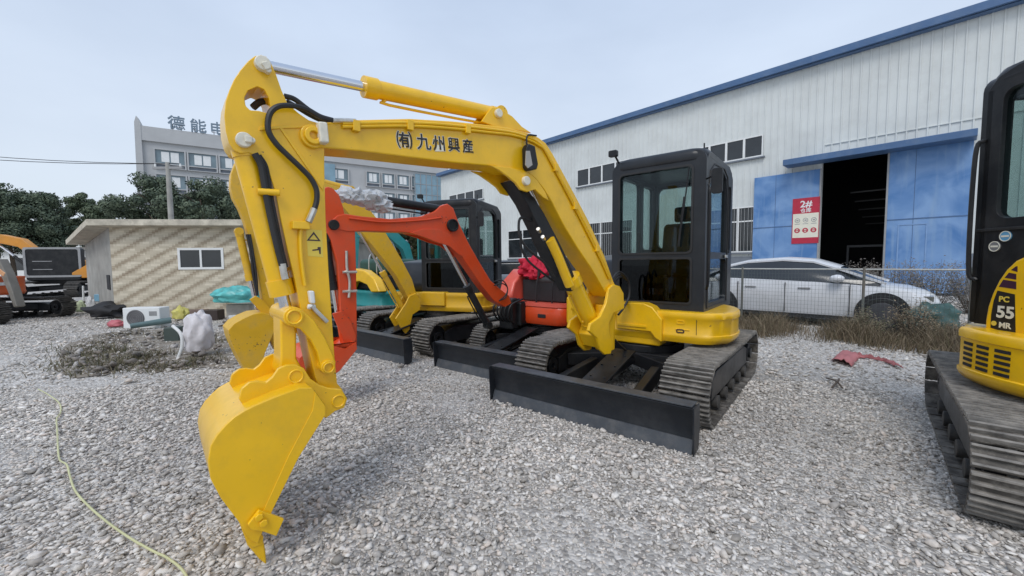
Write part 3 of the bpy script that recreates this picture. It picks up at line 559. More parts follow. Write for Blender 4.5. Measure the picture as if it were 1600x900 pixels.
# boom cylinder with black guard
fA = bf.tr(925, 508, 0); fB = bf.tr(820, 283, 0); m_ = bf.tr(884, 424, 0)
m_ = bf.tr(886, 440, 0)
cylinder_between(ex, bf, bf.tr(925, 508, .0), bf.tr(820, 283, .0), math.hypot(m_[0]-fA[0], m_[1]-fA[1]), .082, .03, 'yellow', .0, 'boom_cylinder', .06)
mb = MB(); q = [bf.p(s, .06, z) for s, z in T([(859, 374), (872, 402), (890, 446)], .06)]; mb.tube(q, .042, n=16, sm=3); mb.build('cylinder_pipe', 'yellow', ex)
gd = T([(786, 284), (800, 292), (822, 310), (838, 335), (862, 380), (878, 412), (887, 436), (886, 452), (880, 455), (870, 440), (850, 403), (828, 355), (811, 320), (798, 300)], -.05)
mb = MB(); mb.prism(bf, gd, -.10, .045); mb.build('cylinder_guard', 'black', ex, bevel=.01)
for px, py in ((846, 362), (853, 374)):
    s, z = bf.tr(px, py, .05); mb = MB(); mb.cyl(bf.p(s, .03, z), bf.p(s+.05, .06, z+.02), .017, n=10); mb.build('hose_fitting', 'zinc', ex, bevel=.003)
hose([(846, 344), (830, 345), (817, 340), (811, 346), (812, 368), (822, 386), (838, 400), (852, 412), (866, 432)], .0, .011, parent=ex)
hose([(866, 440), (846, 425), (826, 408), (815, 388), (814, 365)], -.04, .010, parent=ex)
for k in range(3):
    hose([(955, 438+k*5), (968, 425+k*4), (982, 440), (983, 462), (975, 480), (966, 492)], .02-.05*k, .012, parent=ex)
hose([(940, 500), (955, 525), (975, 545), (990, 556)], .0, .014, parent=ex)
mb = MB(); q = mu.p(.36, -.12, .66); mb.box(mu, .05, .40, -.30, .30, .50, .66); mb.build('swing_mount', 'yellow', ex, bevel=.02)
# ================================================================ second yellow excavator
m2 = Fr((-1.2, 7.36), -129); ROW = 'excavators parked in a row'
e2 = thing('excavator', m2, 'weathered yellow excavator with a dark cab, standing directly behind the red-orange one', 'excavator', ROW)
undercarriage(e2, m2, npad=40); dozer(e2, m2)
u2 = Fr((-1.2, 7.36), -108)
skirt(e2, u2, Rr=.96, xf=.42, z0=.60, z1=.885, paint='yellow_old')
mb = MB(); mb.box(u2, .1, .47, -.30, .2, .66, .90); mb.build('front_panel', 'yellow_old', e2, bevel=.02)
mb = MB(); mb.plate(u2.p(0, -.90, 0), u2.u, u2.z, u2.n, [(-.85, .885), (.22, .885), (.30, 1.0), (.26, 1.25), (.12, 1.42), (-.85, 1.5)], (), .62); mb.build('engine_hood', 'cabgrey', e2, bevel=.06, seg=3)
cab(e2, u2, yr=-.32, yl=.74, z1=2.46, paint='black')
f2 = Fr((-1.67, 6.78), -138)
def T2(p, l=.09): return f2.trs(p, l)
mb = MB(); mb.prism(f2, T2([(566, 364), (552, 342), (536, 324), (518, 312), (500, 306), (440, 296), (400, 290), (380, 288), (372, 276), (384, 268), (440, 272), (500, 284), (530, 292), (552, 304), (570, 318), (588, 340), (603, 364), (626, 402), (644, 436), (653, 466), (645, 474), (636, 462), (620, 432), (600, 406)]), -.09, .09); b2 = mb.build('boom', 'yellow_old', e2, bevel=.01)
mb = MB(); mb.prism(f2, T2([(378, 246), (368, 253), (361, 272), (360, 292), (364, 308), (374, 326), (382, 346), (392, 380), (404, 430), (413, 485), (422, 530), (430, 548), (438, 540), (432, 500), (426, 440), (418, 360), (410, 300), (402, 276), (392, 256)]), -.08, .08); a2 = mb.build('arm', 'yellow_old', e2, bevel=.01)
cylinder_between(e2, f2, f2.tr(372, 362, .0), f2.tr(400, 480, 0), .62, .045, .025, 'yellow_old', 0.05, 'bucket_cylinder')
for k in range(2):
    mb = MB(); mb.tube([f2.p(s, .11, z) for s, z in T2([(386+k*4, 366), (392+k*3, 395), (396+k*4, 430), (402, 462)], .11)], .016); mb.build('hydraulic_hose', 'rubber', a2)
mb = MB(); mb.prism(f2, T2([(390, 468), (400, 462), (412, 470), (430, 490), (436, 505), (428, 508), (408, 488)], .12), .09, .12); mb.build('guide_link', 'yellow_old', e2, bevel=.006)
shell = T2([(430, 494), (412, 489), (396, 491), (380, 498), (366, 506), (357, 516), (360, 530), (367, 547), (377, 568), (386, 583)], .26); opening = T2([(398, 586), (408, 574), (414, 552), (426, 524), (434, 505)], .26)
bk2 = bucket(e2, f2, (shell, opening), None, .26, 'yellow_old', .26)
for l_ in np.linspace(.22, -.24, 4):
    mb = MB(); mb.prism(f2, T2([(384, 578), (400, 580), (402, 588), (394, 596)], .25), l_-.03, l_+.03); mb.build('tooth', 'yellow_old', bk2, bevel=.006)
cylinder_between(e2, f2, f2.tr(632, 486, 0), f2.tr(556, 352, 0), .75, .045, .022, 'yellow_old', 0, 'boom_cylinder')
for l_ in (.09, -.12):
    mb = MB(); mb.prism(f2, T2([(640, 462), (650, 458), (658, 470), (657, 484), (645, 492), (640, 515), (634, 522), (626, 512), (618, 498), (626, 486), (634, 474)], .12), l_, l_+.03); mb.build('swing_bracket', 'yellow_old', e2, bevel=.01)
cylinder_between(e2, f2, f2.tr(548, 296, 0), f2.tr(376, 250, 0), 1.1, .045, .024, 'yellow_old', 0, 'arm_cylinder')

# ================================================================ red excavator
m1 = Fr((.59, 6.26), -129)
e1 = thing('excavator', m1, 'small red-orange excavator with an open seat, a cloth on it and plastic-wrapped boom cylinder', 'excavator', ROW)
undercarriage(e1, m1, hx=.80, r=.235, y0=.46, y1=.74, npad=40)
dozer(e1, m1, xb=1.66, hw=.74, h=.32, armx=.3, far=.5)
skirt(e1, m1, Rr=.74, xf=.50, z0=.50, z1=.76, paint='red', rc=.2, groove=False)
skirt(e1, m1, Rr=.735, xf=.50, z0=.765, z1=.80, paint='redpale', rc=.2, name='deck_lip', groove=False)
mb = MB(); mb.box(m1, .49, .508, .12, .26, .60, .655); mb.build('tie_down_slot', 'dark', e1, bevel=.01)
mb = MB(); mb.plate(m1.p(0, -.66, 0), m1.u, m1.z, m1.n, [(-.60, .80), (.44, .80), (.48, .88), (.40, 1.10), (.12, 1.29), (-.50, 1.30), (-.62, 1.1)], (), .27); mb.build('side_cowl', 'redpale', e1, bevel=.08, seg=4)
mb = MB(); mb.box(m1, -.66, -.30, -.16, .60, .80, 1.22); mb.build('rear_cover', 'red', e1, bevel=.08, seg=4)
mb = MB(); mb.box(m1, -.28, .24, -.36, .42, .80, 1.14); mb.build('seat_base', 'dark', e1, bevel=.03)
mb = MB(); mb.plate(m1.p(0, -.12, 0), m1.u, m1.z, m1.n, [(-.22, 1.08), (.24, 1.08), (.26, 1.15), (.18, 1.19), (-.1, 1.17), (-.18, 1.46), (-.26, 1.48), (-.29, 1.42)], (), .46); mb.build('operator_seat', 'seat', e1, bevel=.035, seg=3)
for sg in (-1, 1):
    mb = MB(); mb.tube([m1.p(.34, .12+sg*.14, .8), m1.p(.33, .12+sg*.14, 1.05), m1.p(.27, .12+sg*.14, 1.22)], .011); mb.cyl(m1.p(.275, .12+sg*.14, 1.19), m1.p(.265, .12+sg*.14, 1.27), .022); mb.build('control_lever', 'dark', e1)
f1 = Fr((.15, 5.72), -138)
def T1(p, l=.08): return f1.trs(p, l)
mb = MB(); mb.prism(f1, T1([(517, 346), (528, 336), (540, 334), (567, 338), (610, 342), (660, 338), (680, 330), (690, 321), (700, 318), (709, 325), (717, 347), (733, 380), (750, 410), (767, 438), (784, 453), (796, 462), (800, 474), (790, 480), (772, 470), (752, 445), (735, 420), (717, 394), (703, 382), (682, 376), (660, 367), (633, 363), (567, 361), (545, 362), (526, 358)]), -.075, .075); b1 = mb.build('boom', 'red', e1, bevel=.01)
s, z = f1.tr(708, 352, .1); mb = MB(); mb.cyl(f1.p(s, -.1, z), f1.p(s, .10, z), .075, n=28).ring(f1.p(s, .10, z), f1.p(s, .112, z), .075, .055); mb.build('boom_pin', 'black', b1, bevel=.006)
mb = MB(); mb.tube([f1.p(s, .085, z) for s, z in T1([(545, 341), (600, 347), (660, 344), (690, 340)], .08)], .009); mb.build('oil_pipe', 'red', b1)
for l_ in (.0755, -.095):
    mb = MB(); mb.prism(f1, T1([(640, 364), (660, 358), (684, 358), (700, 366), (712, 384), (724, 402), (714, 396), (700, 384), (680, 378), (660, 370)]), l_, l_+.02); mb.build('cheek_plate', 'red', b1, bevel=.004)
mb = MB(); mb.prism(f1, T1([(508, 293), (514, 291), (522, 294), (531, 305), (537, 322), (541, 340), (556, 360), (558, 427), (559, 507), (559, 541), (549, 552), (540, 545), (534, 510), (532, 470), (528, 411), (518, 375), (506, 350), (502, 320)]), -.065, .065); a1 = mb.build('arm', 'red', e1, bevel=.01)
s, z = f1.tr(523, 351, .1); mb = MB(); mb.cyl(f1.p(s, -.09, z), f1.p(s, .095, z), .05, n=28); mb.build('arm_pivot', 'black', a1, bevel=.008)
hz = []
mb = MB(); mb.tube([f1.p(s, .085, z) for s, z in T1([(541, 392), (542, 420), (546, 440), (545, 465)], .08)], .014); mb.build('hose_fitting', 'zinc', a1)
for py in (425, 455):
    s, z = f1.tr(546, py, .08); mb = MB(); mb.cyl(f1.p(s-.07, .088, z), f1.p(s+.07, .088, z), .014, n=10); mb.build('pipe_clamp', 'zinc', a1)
cylinder_between(e1, f1, f1.tr(508, 372, 0), f1.tr(528, 500, 0), .5, .04, .02, 'black', 0, 'bucket_cylinder')
mb = MB(); mb.prism(f1, T1([(520, 490), (534, 486), (548, 500), (557, 525), (552, 548), (540, 540), (530, 515)], .1), .07, .1); mb.build('guide_link', 'red', e1, bevel=.006)
sh = T1([(556, 535), (540, 545), (520, 540), (498, 540), (480, 548), (468, 560), (466, 578), (474, 594)], .2); op = T1([(500, 598), (530, 580), (548, 558), (558, 545)], .2)
bk1 = bucket(e1, f1, (sh, op), None, .21, 'red', .2)
for l_ in np.linspace(.16, -.18, 4):
    mb = MB(); mb.prism(f1, T1([(472, 586), (492, 592), (490, 604), (478, 602)], .2), l_-.025, l_+.025); mb.build('tooth', 'red', bk1, bevel=.005)
cylinder_between(e1, f1, f1.tr(692, 328, 0), f1.tr(516, 300, 0), .95, .05, .026, 'black', 0, 'arm_cylinder')
cylinder_between(e1, f1, f1.tr(762, 508, 0), f1.tr(692, 376, 0), .62, .045, .024, 'black', 0, 'boom_cylinder')
mb = MB(); mb.box(m1, .42, .62, -.46, -.10, .46, .82); mb.box(m1, .58, .74, -.42, -.16, .42, .88); mb.build('swing_bracket', 'black', e1, bevel=.03)
for k in range(5):
    mb = MB(); mb.tube([m1.p(.55, -.12-.06*k, .86), m1.p(.80+.02*k, -.14-.06*k, .78), m1.p(.80, -.16-.06*k, .58), m1.p(.5, -.18-.05*k, .44)], .014); mb.build('hydraulic_hose', 'rubber', e1)
for k in range(2):
    mb = MB(); mb.tube([f1.p(s, .1, z) for s, z in T1([(772, 440+k*6), (785, 438+k*5), (793, 450), (790, 465-k*4), (780, 470)], .1)], .008); mb.build('hydraulic_hose', 'rubber', b1)
# things lying on the red machine
cl = Fr(m1.p(-.06, .08, 1.16), 20); mb = MB()
blob(mb, m1.p(.10, -.27, 1.29), .20, .19, .19, .5, 4, 3, 2.4); blob(mb, m1.p(.16, -.10, 1.22), .15, .13, .15, .45, 4, 9, 2.2)
tag(mb.build('cloth', mat('crimson_cloth', (0.52, 0.012, 0.04), 0.8, var=0.15, bump=0.3, bscale=40), None, smooth=60), 'crumpled crimson cloth draped over the black seat of the red excavator', 'cloth')
mb = MB()
for k, (px, py, r_) in enumerate(((540, 305, .10), (556, 308, .11), (572, 311, .12), (588, 314, .13), (598, 322, .10))):
    s, z = f1.tr(px, py, 0); blob(mb, f1.p(s, 0, z), r_, r_*.9, r_*.75, .5, 3, k+20, 2.6, flat=False)
wm, wt, wb = newmat('clear_plastic_film'); wb.inputs['Base Color'].default_value = (0.72, 0.74, 0.76, 1); wb.inputs['Roughness'].default_value = 0.22; wb.inputs['Transmission Weight'].default_value = 0.25; wb.inputs['Alpha'].default_value = 0.85
tag(mb.build('plastic_wrap', wm, None, smooth=30), 'crinkled clear plastic sheet wrapped round the rod above the red boom', 'plastic wrap')

# ================================================================ generic background excavator pieces
def limb(mb, fr, pts, w, l0, l1):
    """tapering boom or arm along a centre line (s, z) with widths w"""
    P = [Vector((a, b)) for a, b in pts]; up = []; dn = []
    for i, p in enumerate(P):
        d = (P[min(i+1, len(P)-1)] - P[max(i-1, 0)]).normalized(); q = Vector((-d.y, d.x))*w[i]/2
        up.append(tuple(p+q)); dn.append(tuple(p-q))
    return mb.prism(fr, up + dn[::-1], l0, l1)
def simple_limbs(root, fr, boom, arm, bw, aw, paint, half=.09):
    mb = MB(); limb(mb, fr, boom, bw, -half, half); b = mb.build('boom', paint, root, bevel=.012)
    mb = MB(); limb(mb, fr, arm, aw, -half*.85, half*.85); a = mb.build('arm', paint, root, bevel=.012)
    cylinder_between(root, fr, (boom[0][0]+.1, boom[0][1]-.25), boom[len(boom)//2], .6, .045, .025, paint, 0, 'boom_cylinder')
    e = boom[len(boom)//2]; cylinder_between(root, fr, (e[0], e[1]+.18), (arm[0][0], arm[0][1]+.02), .7, .045, .025, paint, 0, 'arm_cylinder')
    t = arm[-1]; sh = [(t[0]+.1, t[1]+.02), (t[0]-.1, t[1]+.05), (t[0]-.3, t[1]-.02), (t[0]-.42, t[1]-.18), (t[0]-.38, t[1]-.38), (t[0]-.2, t[1]-.5)]; op = [(t[0]-.08, t[1]-.42), (t[0]+.1, t[1]-.1)]
    bucket(root, fr, (sh, op), None, .25, paint, .25)
# third: yellow hood over a teal body
m3 = Fr((-3.05, 9.1), -129)
e3 = thing('excavator', m3, 'teal excavator with an arched yellow hood, glimpsed between the red arm and yellow boom', 'excavator', ROW)
undercarriage(e3, m3, npad=36); dozer(e3, m3, xb=1.45)
skirt(e3, m3, Rr=.93, xf=.42, z0=.46, z1=.82, paint='teal')
mb = MB(); mb.plate(m3.p(.30, 0, 0), m3.n, m3.z, m3.u, [(-.75, .82), (-.72, 1.05), (-.5, 1.22), (-.1, 1.30), (.3, 1.26), (.66, 1.10), (.86, .82), (.55, .80), (.40, .95), (.1, 1.02), (-.2, .98), (-.32, .82)], (), .2)
mb.build('yellow_hood', 'yellow', e3, bevel=.03)
mb = MB()
for k in range(4): mb.plate(m3.p(.502, 0, 0), m3.n, m3.z, m3.u, [(-.30+k*.07, 1.08), (-.27+k*.07, 1.08), (-.25+k*.07, 1.18), (-.28+k*.07, 1.18)], (), .006)
mb.build('hood_vent', 'dark', e3)
mb = MB(); mb.box(m3, -.8, .28, -.7, .6, .82, 1.15); mb.build('engine_hood', 'dark', e3, bevel=.05)
mb = MB(); mb.box(m3, -.75, .15, -.5, .55, 1.15, 1.5); mb.build('seat_cover', mat('dark_green_plastic', (.02, .07, .05), .5), e3, bevel=.1, seg=3)
for k in range(2): mb = MB(); mb.tube([m3.p(.25, .1+.3*k, 1.1), m3.p(.24, .1+.3*k, 1.5), m3.p(.18, .1+.3*k, 1.62)], .014); mb.build('control_lever', 'zinc', e3)
# fourth: teal with cab
m4 = Fr((-2.6, 12.9), -129)
e4 = thing('excavator', m4, 'far teal excavator with raised teal boom, seen through the gap behind the yellow boom', 'excavator', ROW)
undercarriage(e4, m4, npad=30); skirt(e4, m4, Rr=.96, xf=.42, z0=.6, z1=1.0, paint='teal'); cab(e4, m4, paint='teal', detail=False)
simple_limbs(e4, Fr(m4.p(.6, -.1), -129), [(0, 1.0), (.3, 1.9), (.9, 2.35), (1.9, 2.2)], [(1.85, 2.35), (1.95, 2.1), (2.0, .9)], (.2, .3, .34, .2), (.15, .28, .14), 'teal')

# ================================================================ right-hand excavator (seen from its rear left)
m5 = Fr((3.93, 2.30), 48)
e5 = thing('excavator', m5, 'yellow and black excavator cut off by the right edge, seen from behind its dusty track', 'excavator', ROW)
undercarriage(e5, m5, hx=1.02, npad=42, tmat='track')
m5u = Fr((3.93, 2.30), 85)
skirt(e5, m5u, Rr=.945, xf=.60, z0=.60, z1=.93, paint='yellow')
cab(e5, m5u, xb=-.90, xf=.46, yr=-.3, yl=.75, z0=.95, z1=2.62, paint='black', detail=False, side=(m5u.tr(1558, 300, .75)[0], 1.66))
mb = MB(); mb.box(m5u, -.88, .44, .748, .762, 1.58, 1.60); mb.build('side_moulding', 'rubber', e5, bevel=.003)
mb = MB(); mb.tube([m5u.p(.42, .76, 1.25), m5u.p(.45, .785, 1.35), m5u.p(.45, .785, 2.1), m5u.p(.42, .76, 2.2)], .013); mb.build('grab_rail', 'black', e5)
for k in range(3):    # louvres in the skirt
    ang = 104 + k*8.2
    for j in range(5):
        mb = MB(); a0, a1 = ang, ang + 5.6; z = .672 + .036*j; vs = []
        for a in np.linspace(a0, a1, 6):
            for rr, dz in ((.90, 0), (.938, 0), (.938, .02), (.90, .02)): vs.append(m5.p(rr*math.cos(R(a)), rr*math.sin(R(a)), z+dz))
        fs = [(4*i+q, 4*i+(q+1) % 4, 4*i+4+(q+1) % 4, 4*i+4+q) for i in range(5) for q in range(4)] + [(0, 1, 2, 3), (20, 21, 22, 23)]
        mb.add(vs, fs); mb.build('louvre_slot', 'dark', e5, smooth=0)
T5 = lambda p, l=.76: m5u.trs(p, l)
arc = T5([(1541, 520), (1542, 500), (1546, 478), (1553, 458), (1563, 438), (1575, 421), (1590, 407), (1608, 399), (1630, 396)])
x9, z9 = arc[-1]; arc = arc + [(x9-.4, z9+.0), (x9-.52, z9-.06), (x9-.56, .93)]
mb = MB(); mb.prism(m5u, arc, .30, .775); hd = mb.build('engine_hood', 'yellow', e5, bevel=.018, seg=3)
mb = MB(); mb.prism(m5u, T5([(1548, 512), (1549, 492), (1553, 470), (1559, 454), (1586, 460), (1587, 524)], .775), .775, .777); dp = mb.build('side_decal', 'decalblack', hd, smooth=0)
for q in ([(1561, 448), (1568, 437), (1588, 440), (1588, 452)], [(1570, 434), (1577, 426), (1588, 428), (1588, 437)], [(1580, 422), (1588, 416), (1590, 416), (1590, 425)]):
    mb = MB(); mb.prism(m5u, T5(q, .775), .775, .777); mb.build('decal_stripe', mat('decal_maroon', (.045, .012, .035), .4), hd, smooth=0)
for body, px, py, h, mt_ in (('PC', 1569, 468, .05, 'decalyellow'), ('55', 1571, 489, .105, 'decalwhite'), ('MR', 1570, 509, .05, 'decalwhite')):
    a = m5u.tr(px, py, .777); mb = MB(); mb.text(body, m5u.p(a[0], .7775, a[1]), -m5u.u, m5u.z, h, m5u.n, .0015, off=.03); mb.build('lettering', mt_, dp, smooth=0)
a = m5u.tr(1553, 505, .777); mb = MB(); mb.cyl(m5u.p(a[0], .776, a[1]), m5u.p(a[0], .779, a[1]), .016); mb.build('decal_dot', 'decalyellow', dp, smooth=0)
for px, py, c_, n_ in ((1571, 369, 'sticker_blue', (.12, .33, .52)), (1554, 385, 'sticker_grey', (.2, .2, .2))):
    a = m5u.tr(px, py, .755); mb = MB(); mb.cyl(m5u.p(a[0], .745, a[1]), m5u.p(a[0], .757, a[1]), .034, n=28); st = mb.build('round_sticker', mat(c_, n_, .4), e5, smooth=0)
    mb = MB(); mb.ring(m5u.p(a[0], .756, a[1]), m5u.p(a[0], .7585, a[1]), .034, .029); mb.plate(m5u.p(a[0], .756, a[1]), m5u.u, m5u.z, m5u.n, rrect(-.022, .022, -.006, .006, .003), (), .0025); mb.build('sticker_mark', 'decalwhite', st, smooth=0)
# ================================================================ left machines
mA = Fr((-13.65, 10.3), 5)
eA = thing('excavator', mA, 'orange-red excavator at the left edge with black tracks, lowered peach-coloured boom', 'excavator', 'excavators on the left side of the yard')
undercarriage(eA, mA, hx=1.1, r=.28, y0=.6, y1=1.0, npad=40, tmat='trackdark')
skirt(eA, mA, Rr=.85, xf=.5, z0=.7, z1=1.15, paint='orangered')
mb = MB(); mb.box(mA, -.9, .2, -.9, -.1, 1.15, 1.5); mb.build('engine_hood', 'orangered', eA, bevel=.08, seg=3)
mb = MB(); mb.box(mA, .42, .56, -.62, -.35, .8, 1.1); mb.build('counterweight', 'yellow_old', eA, bevel=.04)
fA_ = Fr(mA.p(.5, -.2), -8)
mb = MB(); limb(mb, fA_, [(-.7, 1.85), (-.2, 1.64), (.3, 1.40), (.62, 1.2)], (.12, .16, .15, .12), -.1, .1); mb.build('boom', mat('peach_paint', (.62, .33, .17), .5, var=.1), eA, bevel=.02)
mb = MB(); limb(mb, fA_, [(.42, 1.58), (.58, 1.2), (.75, .75), (.85, .40)], (.11, .17, .14, .10), -.09, .09); mb.build('arm', mat('faded_grey_paint', (.20, .185, .16), .6, var=.15), eA, bevel=.02)
mb = MB(); mb.box(mA, .49, .515, -.1, .15, .92, 1.0); mb.build('marker_plate', 'white', eA)
mB = Fr((-21.15, 19.4), -75)
eB = thing('excavator', mB, 'orange-yellow excavator with a wide black cab beside the left end of the shed', 'excavator', 'excavators on the left side of the yard')
undercarriage(eB, mB, hx=1.4, r=.36, y0=.75, y1=1.25, npad=36, tmat='trackdark')
skirt(eB, mB, Rr=1.3, xf=.7, z0=.62, z1=.95, paint='black')
mb = MB(); mb.plate(mB.p(.62, 0, 0), mB.n, mB.z, mB.u, rrect(-1.1, .95, .75, 2.25, .12), (), .3); cbk = mb.build('cab_back', 'black', eB, bevel=.05)
mb = MB(); mb.plate(mB.p(.92, 0, 0), mB.n, mB.z, mB.u, rrect(-1.02, .87, .98, 2.17, .08), (), .012); mb.build('rear_window', 'black', cbk, bevel=.005)
mb = MB(); mb.plate(mB.p(.925, 0, 0), mB.n, mB.z, mB.u, rrect(-1.12, .97, .9, 2.27, .1), [rrect(-1.03, .88, .99, 2.18, .08)], .03); mb.build('window_frame', 'grey', cbk, bevel=.005)
for z_ in (1.25, 1.62):
    mb = MB(); mb.box(mB, .93, .95, -.8, -.1, z_, z_+.03); mb.build('vent_line', 'grey', cbk)
mb = MB(); mb.box(mB, -.8, .6, -1.0, .7, .95, 1.7); mb.build('machine_house', 'orange', eB, bevel=.1)
mb = MB(); mb.plate(mB.p(.7, 0, 0), mB.n, mB.z, mB.u, [(.95, .85), (1.3, .85), (1.3, 1.6), (1.15, 1.45), (.6, 1.1), (.6, .98), (.95, .98)], (), .26); mb.build('side_door', 'orange', eB, bevel=.03)
fB_ = Fr((-22.2, 18.95), 188)
mb = MB(); limb(mb, fB_, [(-.25, 1.7), (.1, 2.1), (.55, 2.5), (1.3, 2.68), (2.6, 2.6), (3.6, 2.2)], (.3, .36, .42, .42, .38, .3), -.16, .16); bB = mb.build('boom', 'orange', eB, bevel=.03)
cylinder_between(eB, fB_, (.2, 1.2), (1.6, 2.5), 1.0, .06, .045, 'black', 0, 'boom_cylinder')
mb = MB(); limb(mb, fB_, [(3.7, 2.7), (3.9, 2.0), (3.6, .9)], (.25, .4, .2), -.13, .13); mb.build('arm', 'orange', eB, bevel=.03)

# ================================================================ warehouse
wf = Fr((12.06, 20.0), 132.4)      # u runs along the wall away to the left, +n faces the yard
def WT(p, l=0): return wf.trs(p, l)
H_E = 10.2
def metalwall(name, col, dirt):
    m = mat(name, col, .5, var=.05, scale=.6, dirt=dirt, dirt_amt=.35, dscale=.8)
    return m
M['cladding'] = metalwall('white_metal_cladding', (.65, .675, .66), (.46, .47, .45))
M['bluetrim'] = mat('blue_metal_trim', (.065, .135, .27), .45, var=.1, scale=1, dirt=(.2, .25, .32), dirt_amt=.25)
def blue_door():
    m, t, b = newmat('faded_blue_door'); N = t.nodes.new; K = t.links.new; g = N('ShaderNodeNewGeometry')
    n = N('ShaderNodeTexNoise'); n.inputs['Scale'].default_value = .9; n.inputs['Detail'].default_value = 8; n.inputs['Distortion'].default_value = .8; K(g.outputs['Position'], n.inputs[0])
    c = N('ShaderNodeValToRGB'); c.color_ramp.elements[0].position = .35; c.color_ramp.elements[0].color = (.07, .19, .43, 1); c.color_ramp.elements[1].position = .66; c.color_ramp.elements[1].color = (.20, .34, .58, 1); K(n.outputs[0], c.inputs[0])
    mp_ = N('ShaderNodeMapping'); mp_.inputs['Scale'].default_value = (3, 3, .25); K(g.outputs['Position'], mp_.inputs[0])
    n2 = N('ShaderNodeTexNoise'); n2.inputs['Scale'].default_value = 2; n2.inputs['Detail'].default_value = 6; K(mp_.outputs[0], n2.inputs[0])
    r = N('ShaderNodeMapRange'); r.inputs[1].default_value = .55; r.inputs[2].default_value = .75; r.inputs[4].default_value = .5; K(n2.outputs[0], r.inputs[0])
    x = N('ShaderNodeMix'); x.data_type = 'RGBA'; K(r.outputs[0], x.inputs[0]); K(c.outputs[0], x.inputs[6]); x.inputs[7].default_value = (.26, .38, .54, 1)
    K(x.outputs[2], b.inputs['Base Color']); b.inputs['Roughness'].default_value = .5; return m
M['bluedoor'] = blue_door()
wh = thing('warehouse', Fr(wf.p(0, 0), wf.deg), 'long white corrugated warehouse with blue eaves and big blue sliding doors', 'warehouse')
sL = wf.tr(689, 300)[0]; sR = -13.0
aL_ = wf.tr(1232, 262)[1]; d0 = wf.tr(1283, 300)[0]; d1 = wf.tr(1387, 300)[0]       # doorway
zt = wf.tr(1283, 252)[1]
mb = MB(); mb.plate(wf.p(0, -.25, 0), wf.u, wf.z, wf.n, [(sR, 1.55), (d1, 1.55), (d1, 0), (d0, 0), (d0, 1.55), (sL, 1.55), (sL, H_E), (sR, H_E)] if False else [(sR, 0), (sL, 0), (sL, H_E), (sR, H_E)], [[(d1, .02), (d0, .02), (d0, zt), (d1, zt)]], .25)
k = sR
while k < sL:        # standing ribs of the cladding
    if not (d1-.1 < k < d0+.1):
        mb.add([wf.p(k+a, b, z) for z in (1.6, H_E-.05) for a, b in ((-.035, 0), (-.02, .038), (.02, .038), (.035, 0))], [(0, 1, 5, 4), (1, 2, 6, 5), (2, 3, 7, 6), (4, 5, 6, 7), (3, 2, 1, 0)])
    else:
        mb.add([wf.p(k+a, b, z) for z in (zt+.1, H_E-.05) for a, b in ((-.035, 0), (-.02, .038), (.02, .038), (.035, 0))], [(0, 1, 5, 4), (1, 2, 6, 5), (2, 3, 7, 6), (4, 5, 6, 7), (3, 2, 1, 0)])
    k += .29
mb.build('clad_wall', 'cladding', wh, smooth=0)
mb = MB(); mb.box(wf, sR, wf.tr(1290, 220)[0], -.02, .045, aL_+.72, aL_+.75); mb.build('wall_seam', 'cladding', wh)
mb = MB(); mb.box(wf, sL-.2, sL, -28, -.26, 0, H_E); mb.build('end_wall', 'cladding', wh)
mb = MB(); mb.box(wf, sR, sR+.2, -28, -.26, 0, H_E); mb.build('end_wall', 'cladding', wh)
mb = MB(); mb.box(wf, sR+.2, sL-.2, -28.2, -28, 0, H_E); mb.build('rear_wall', 'cladding', wh)
mb = MB(); mb.plate(wf.p(sR-.2, 0, 0), wf.n, wf.z, wf.u, [(.3, H_E-.02), (.3, H_E+.06), (-14, H_E+1.4), (-28.4, H_E+.06), (-28.4, H_E-.02), (-14, H_E+1.3)], (), sL-sR+.4); rfw = mb.build('roof', 'bluetrim', wh, smooth=0)
mb = MB(); mb.box(wf, sR-.2, sL+.2, .30, .42, H_E-.20, H_E+.10); mb.box(wf, sR-.2, sL+.2, .0, .30, H_E-.24, H_E-.20); mb.build('eaves_gutter', 'bluetrim', rfw, bevel=.02)
for sa, sb in ((sR, d1-.0), (d0, sL)):
    mb = MB(); mb.box(wf, sa+.01, sb-.01, .0, .06, 0, 1.58); mb.build('plinth', 'plinth', wh)
mb = MB(); mb.box(wf, d1-4, d0+4, -10, -.3, 0, .03); mb.build('inner_floor', 'dark', wh)  # floor and box behind the doorway: its shade is put into near-black colour
mb = MB(); mb.box(wf, d1-4, d0+4, -10.2, -10, 0, 9.5); mb.box(wf, d1-4.1, d1-4, -10, -.3, 0, 9.5); mb.box(wf, d0+4, d0+4.1, -10, -.3, 0, 9.5); mb.build('doorway_shade_box', 'dark', wh)
M['stripgrey'] = mat('light_strip_grey', (.10, .10, .10), .5)  # pale grey for added bars that imitate faint strips of light indoors
for k in range(5):
    mb = MB(); mb.box(wf, d1+.1, d1+1.6, -3.2-k*1.3, -3.12-k*1.3, 4.6-.30*k, 4.66-.30*k); mb.build('light_strip_bar', 'stripgrey', wh)  # added bars, drawn as receding strips of light
mb = MB(); mb.box(wf, d1+.3, d1+1.7, -3.6, -3.5, 2.0, 2.1); mb.box(wf, d1+.3, d1+.38, -3.6, -3.5, .0, 2.0); mb.box(wf, d1+1.62, d1+1.7, -3.6, -3.5, .0, 2.0); mb.build('light_strip_rack', 'stripgrey', wh)  # added frame, its pale lines imitate light inside the doorway
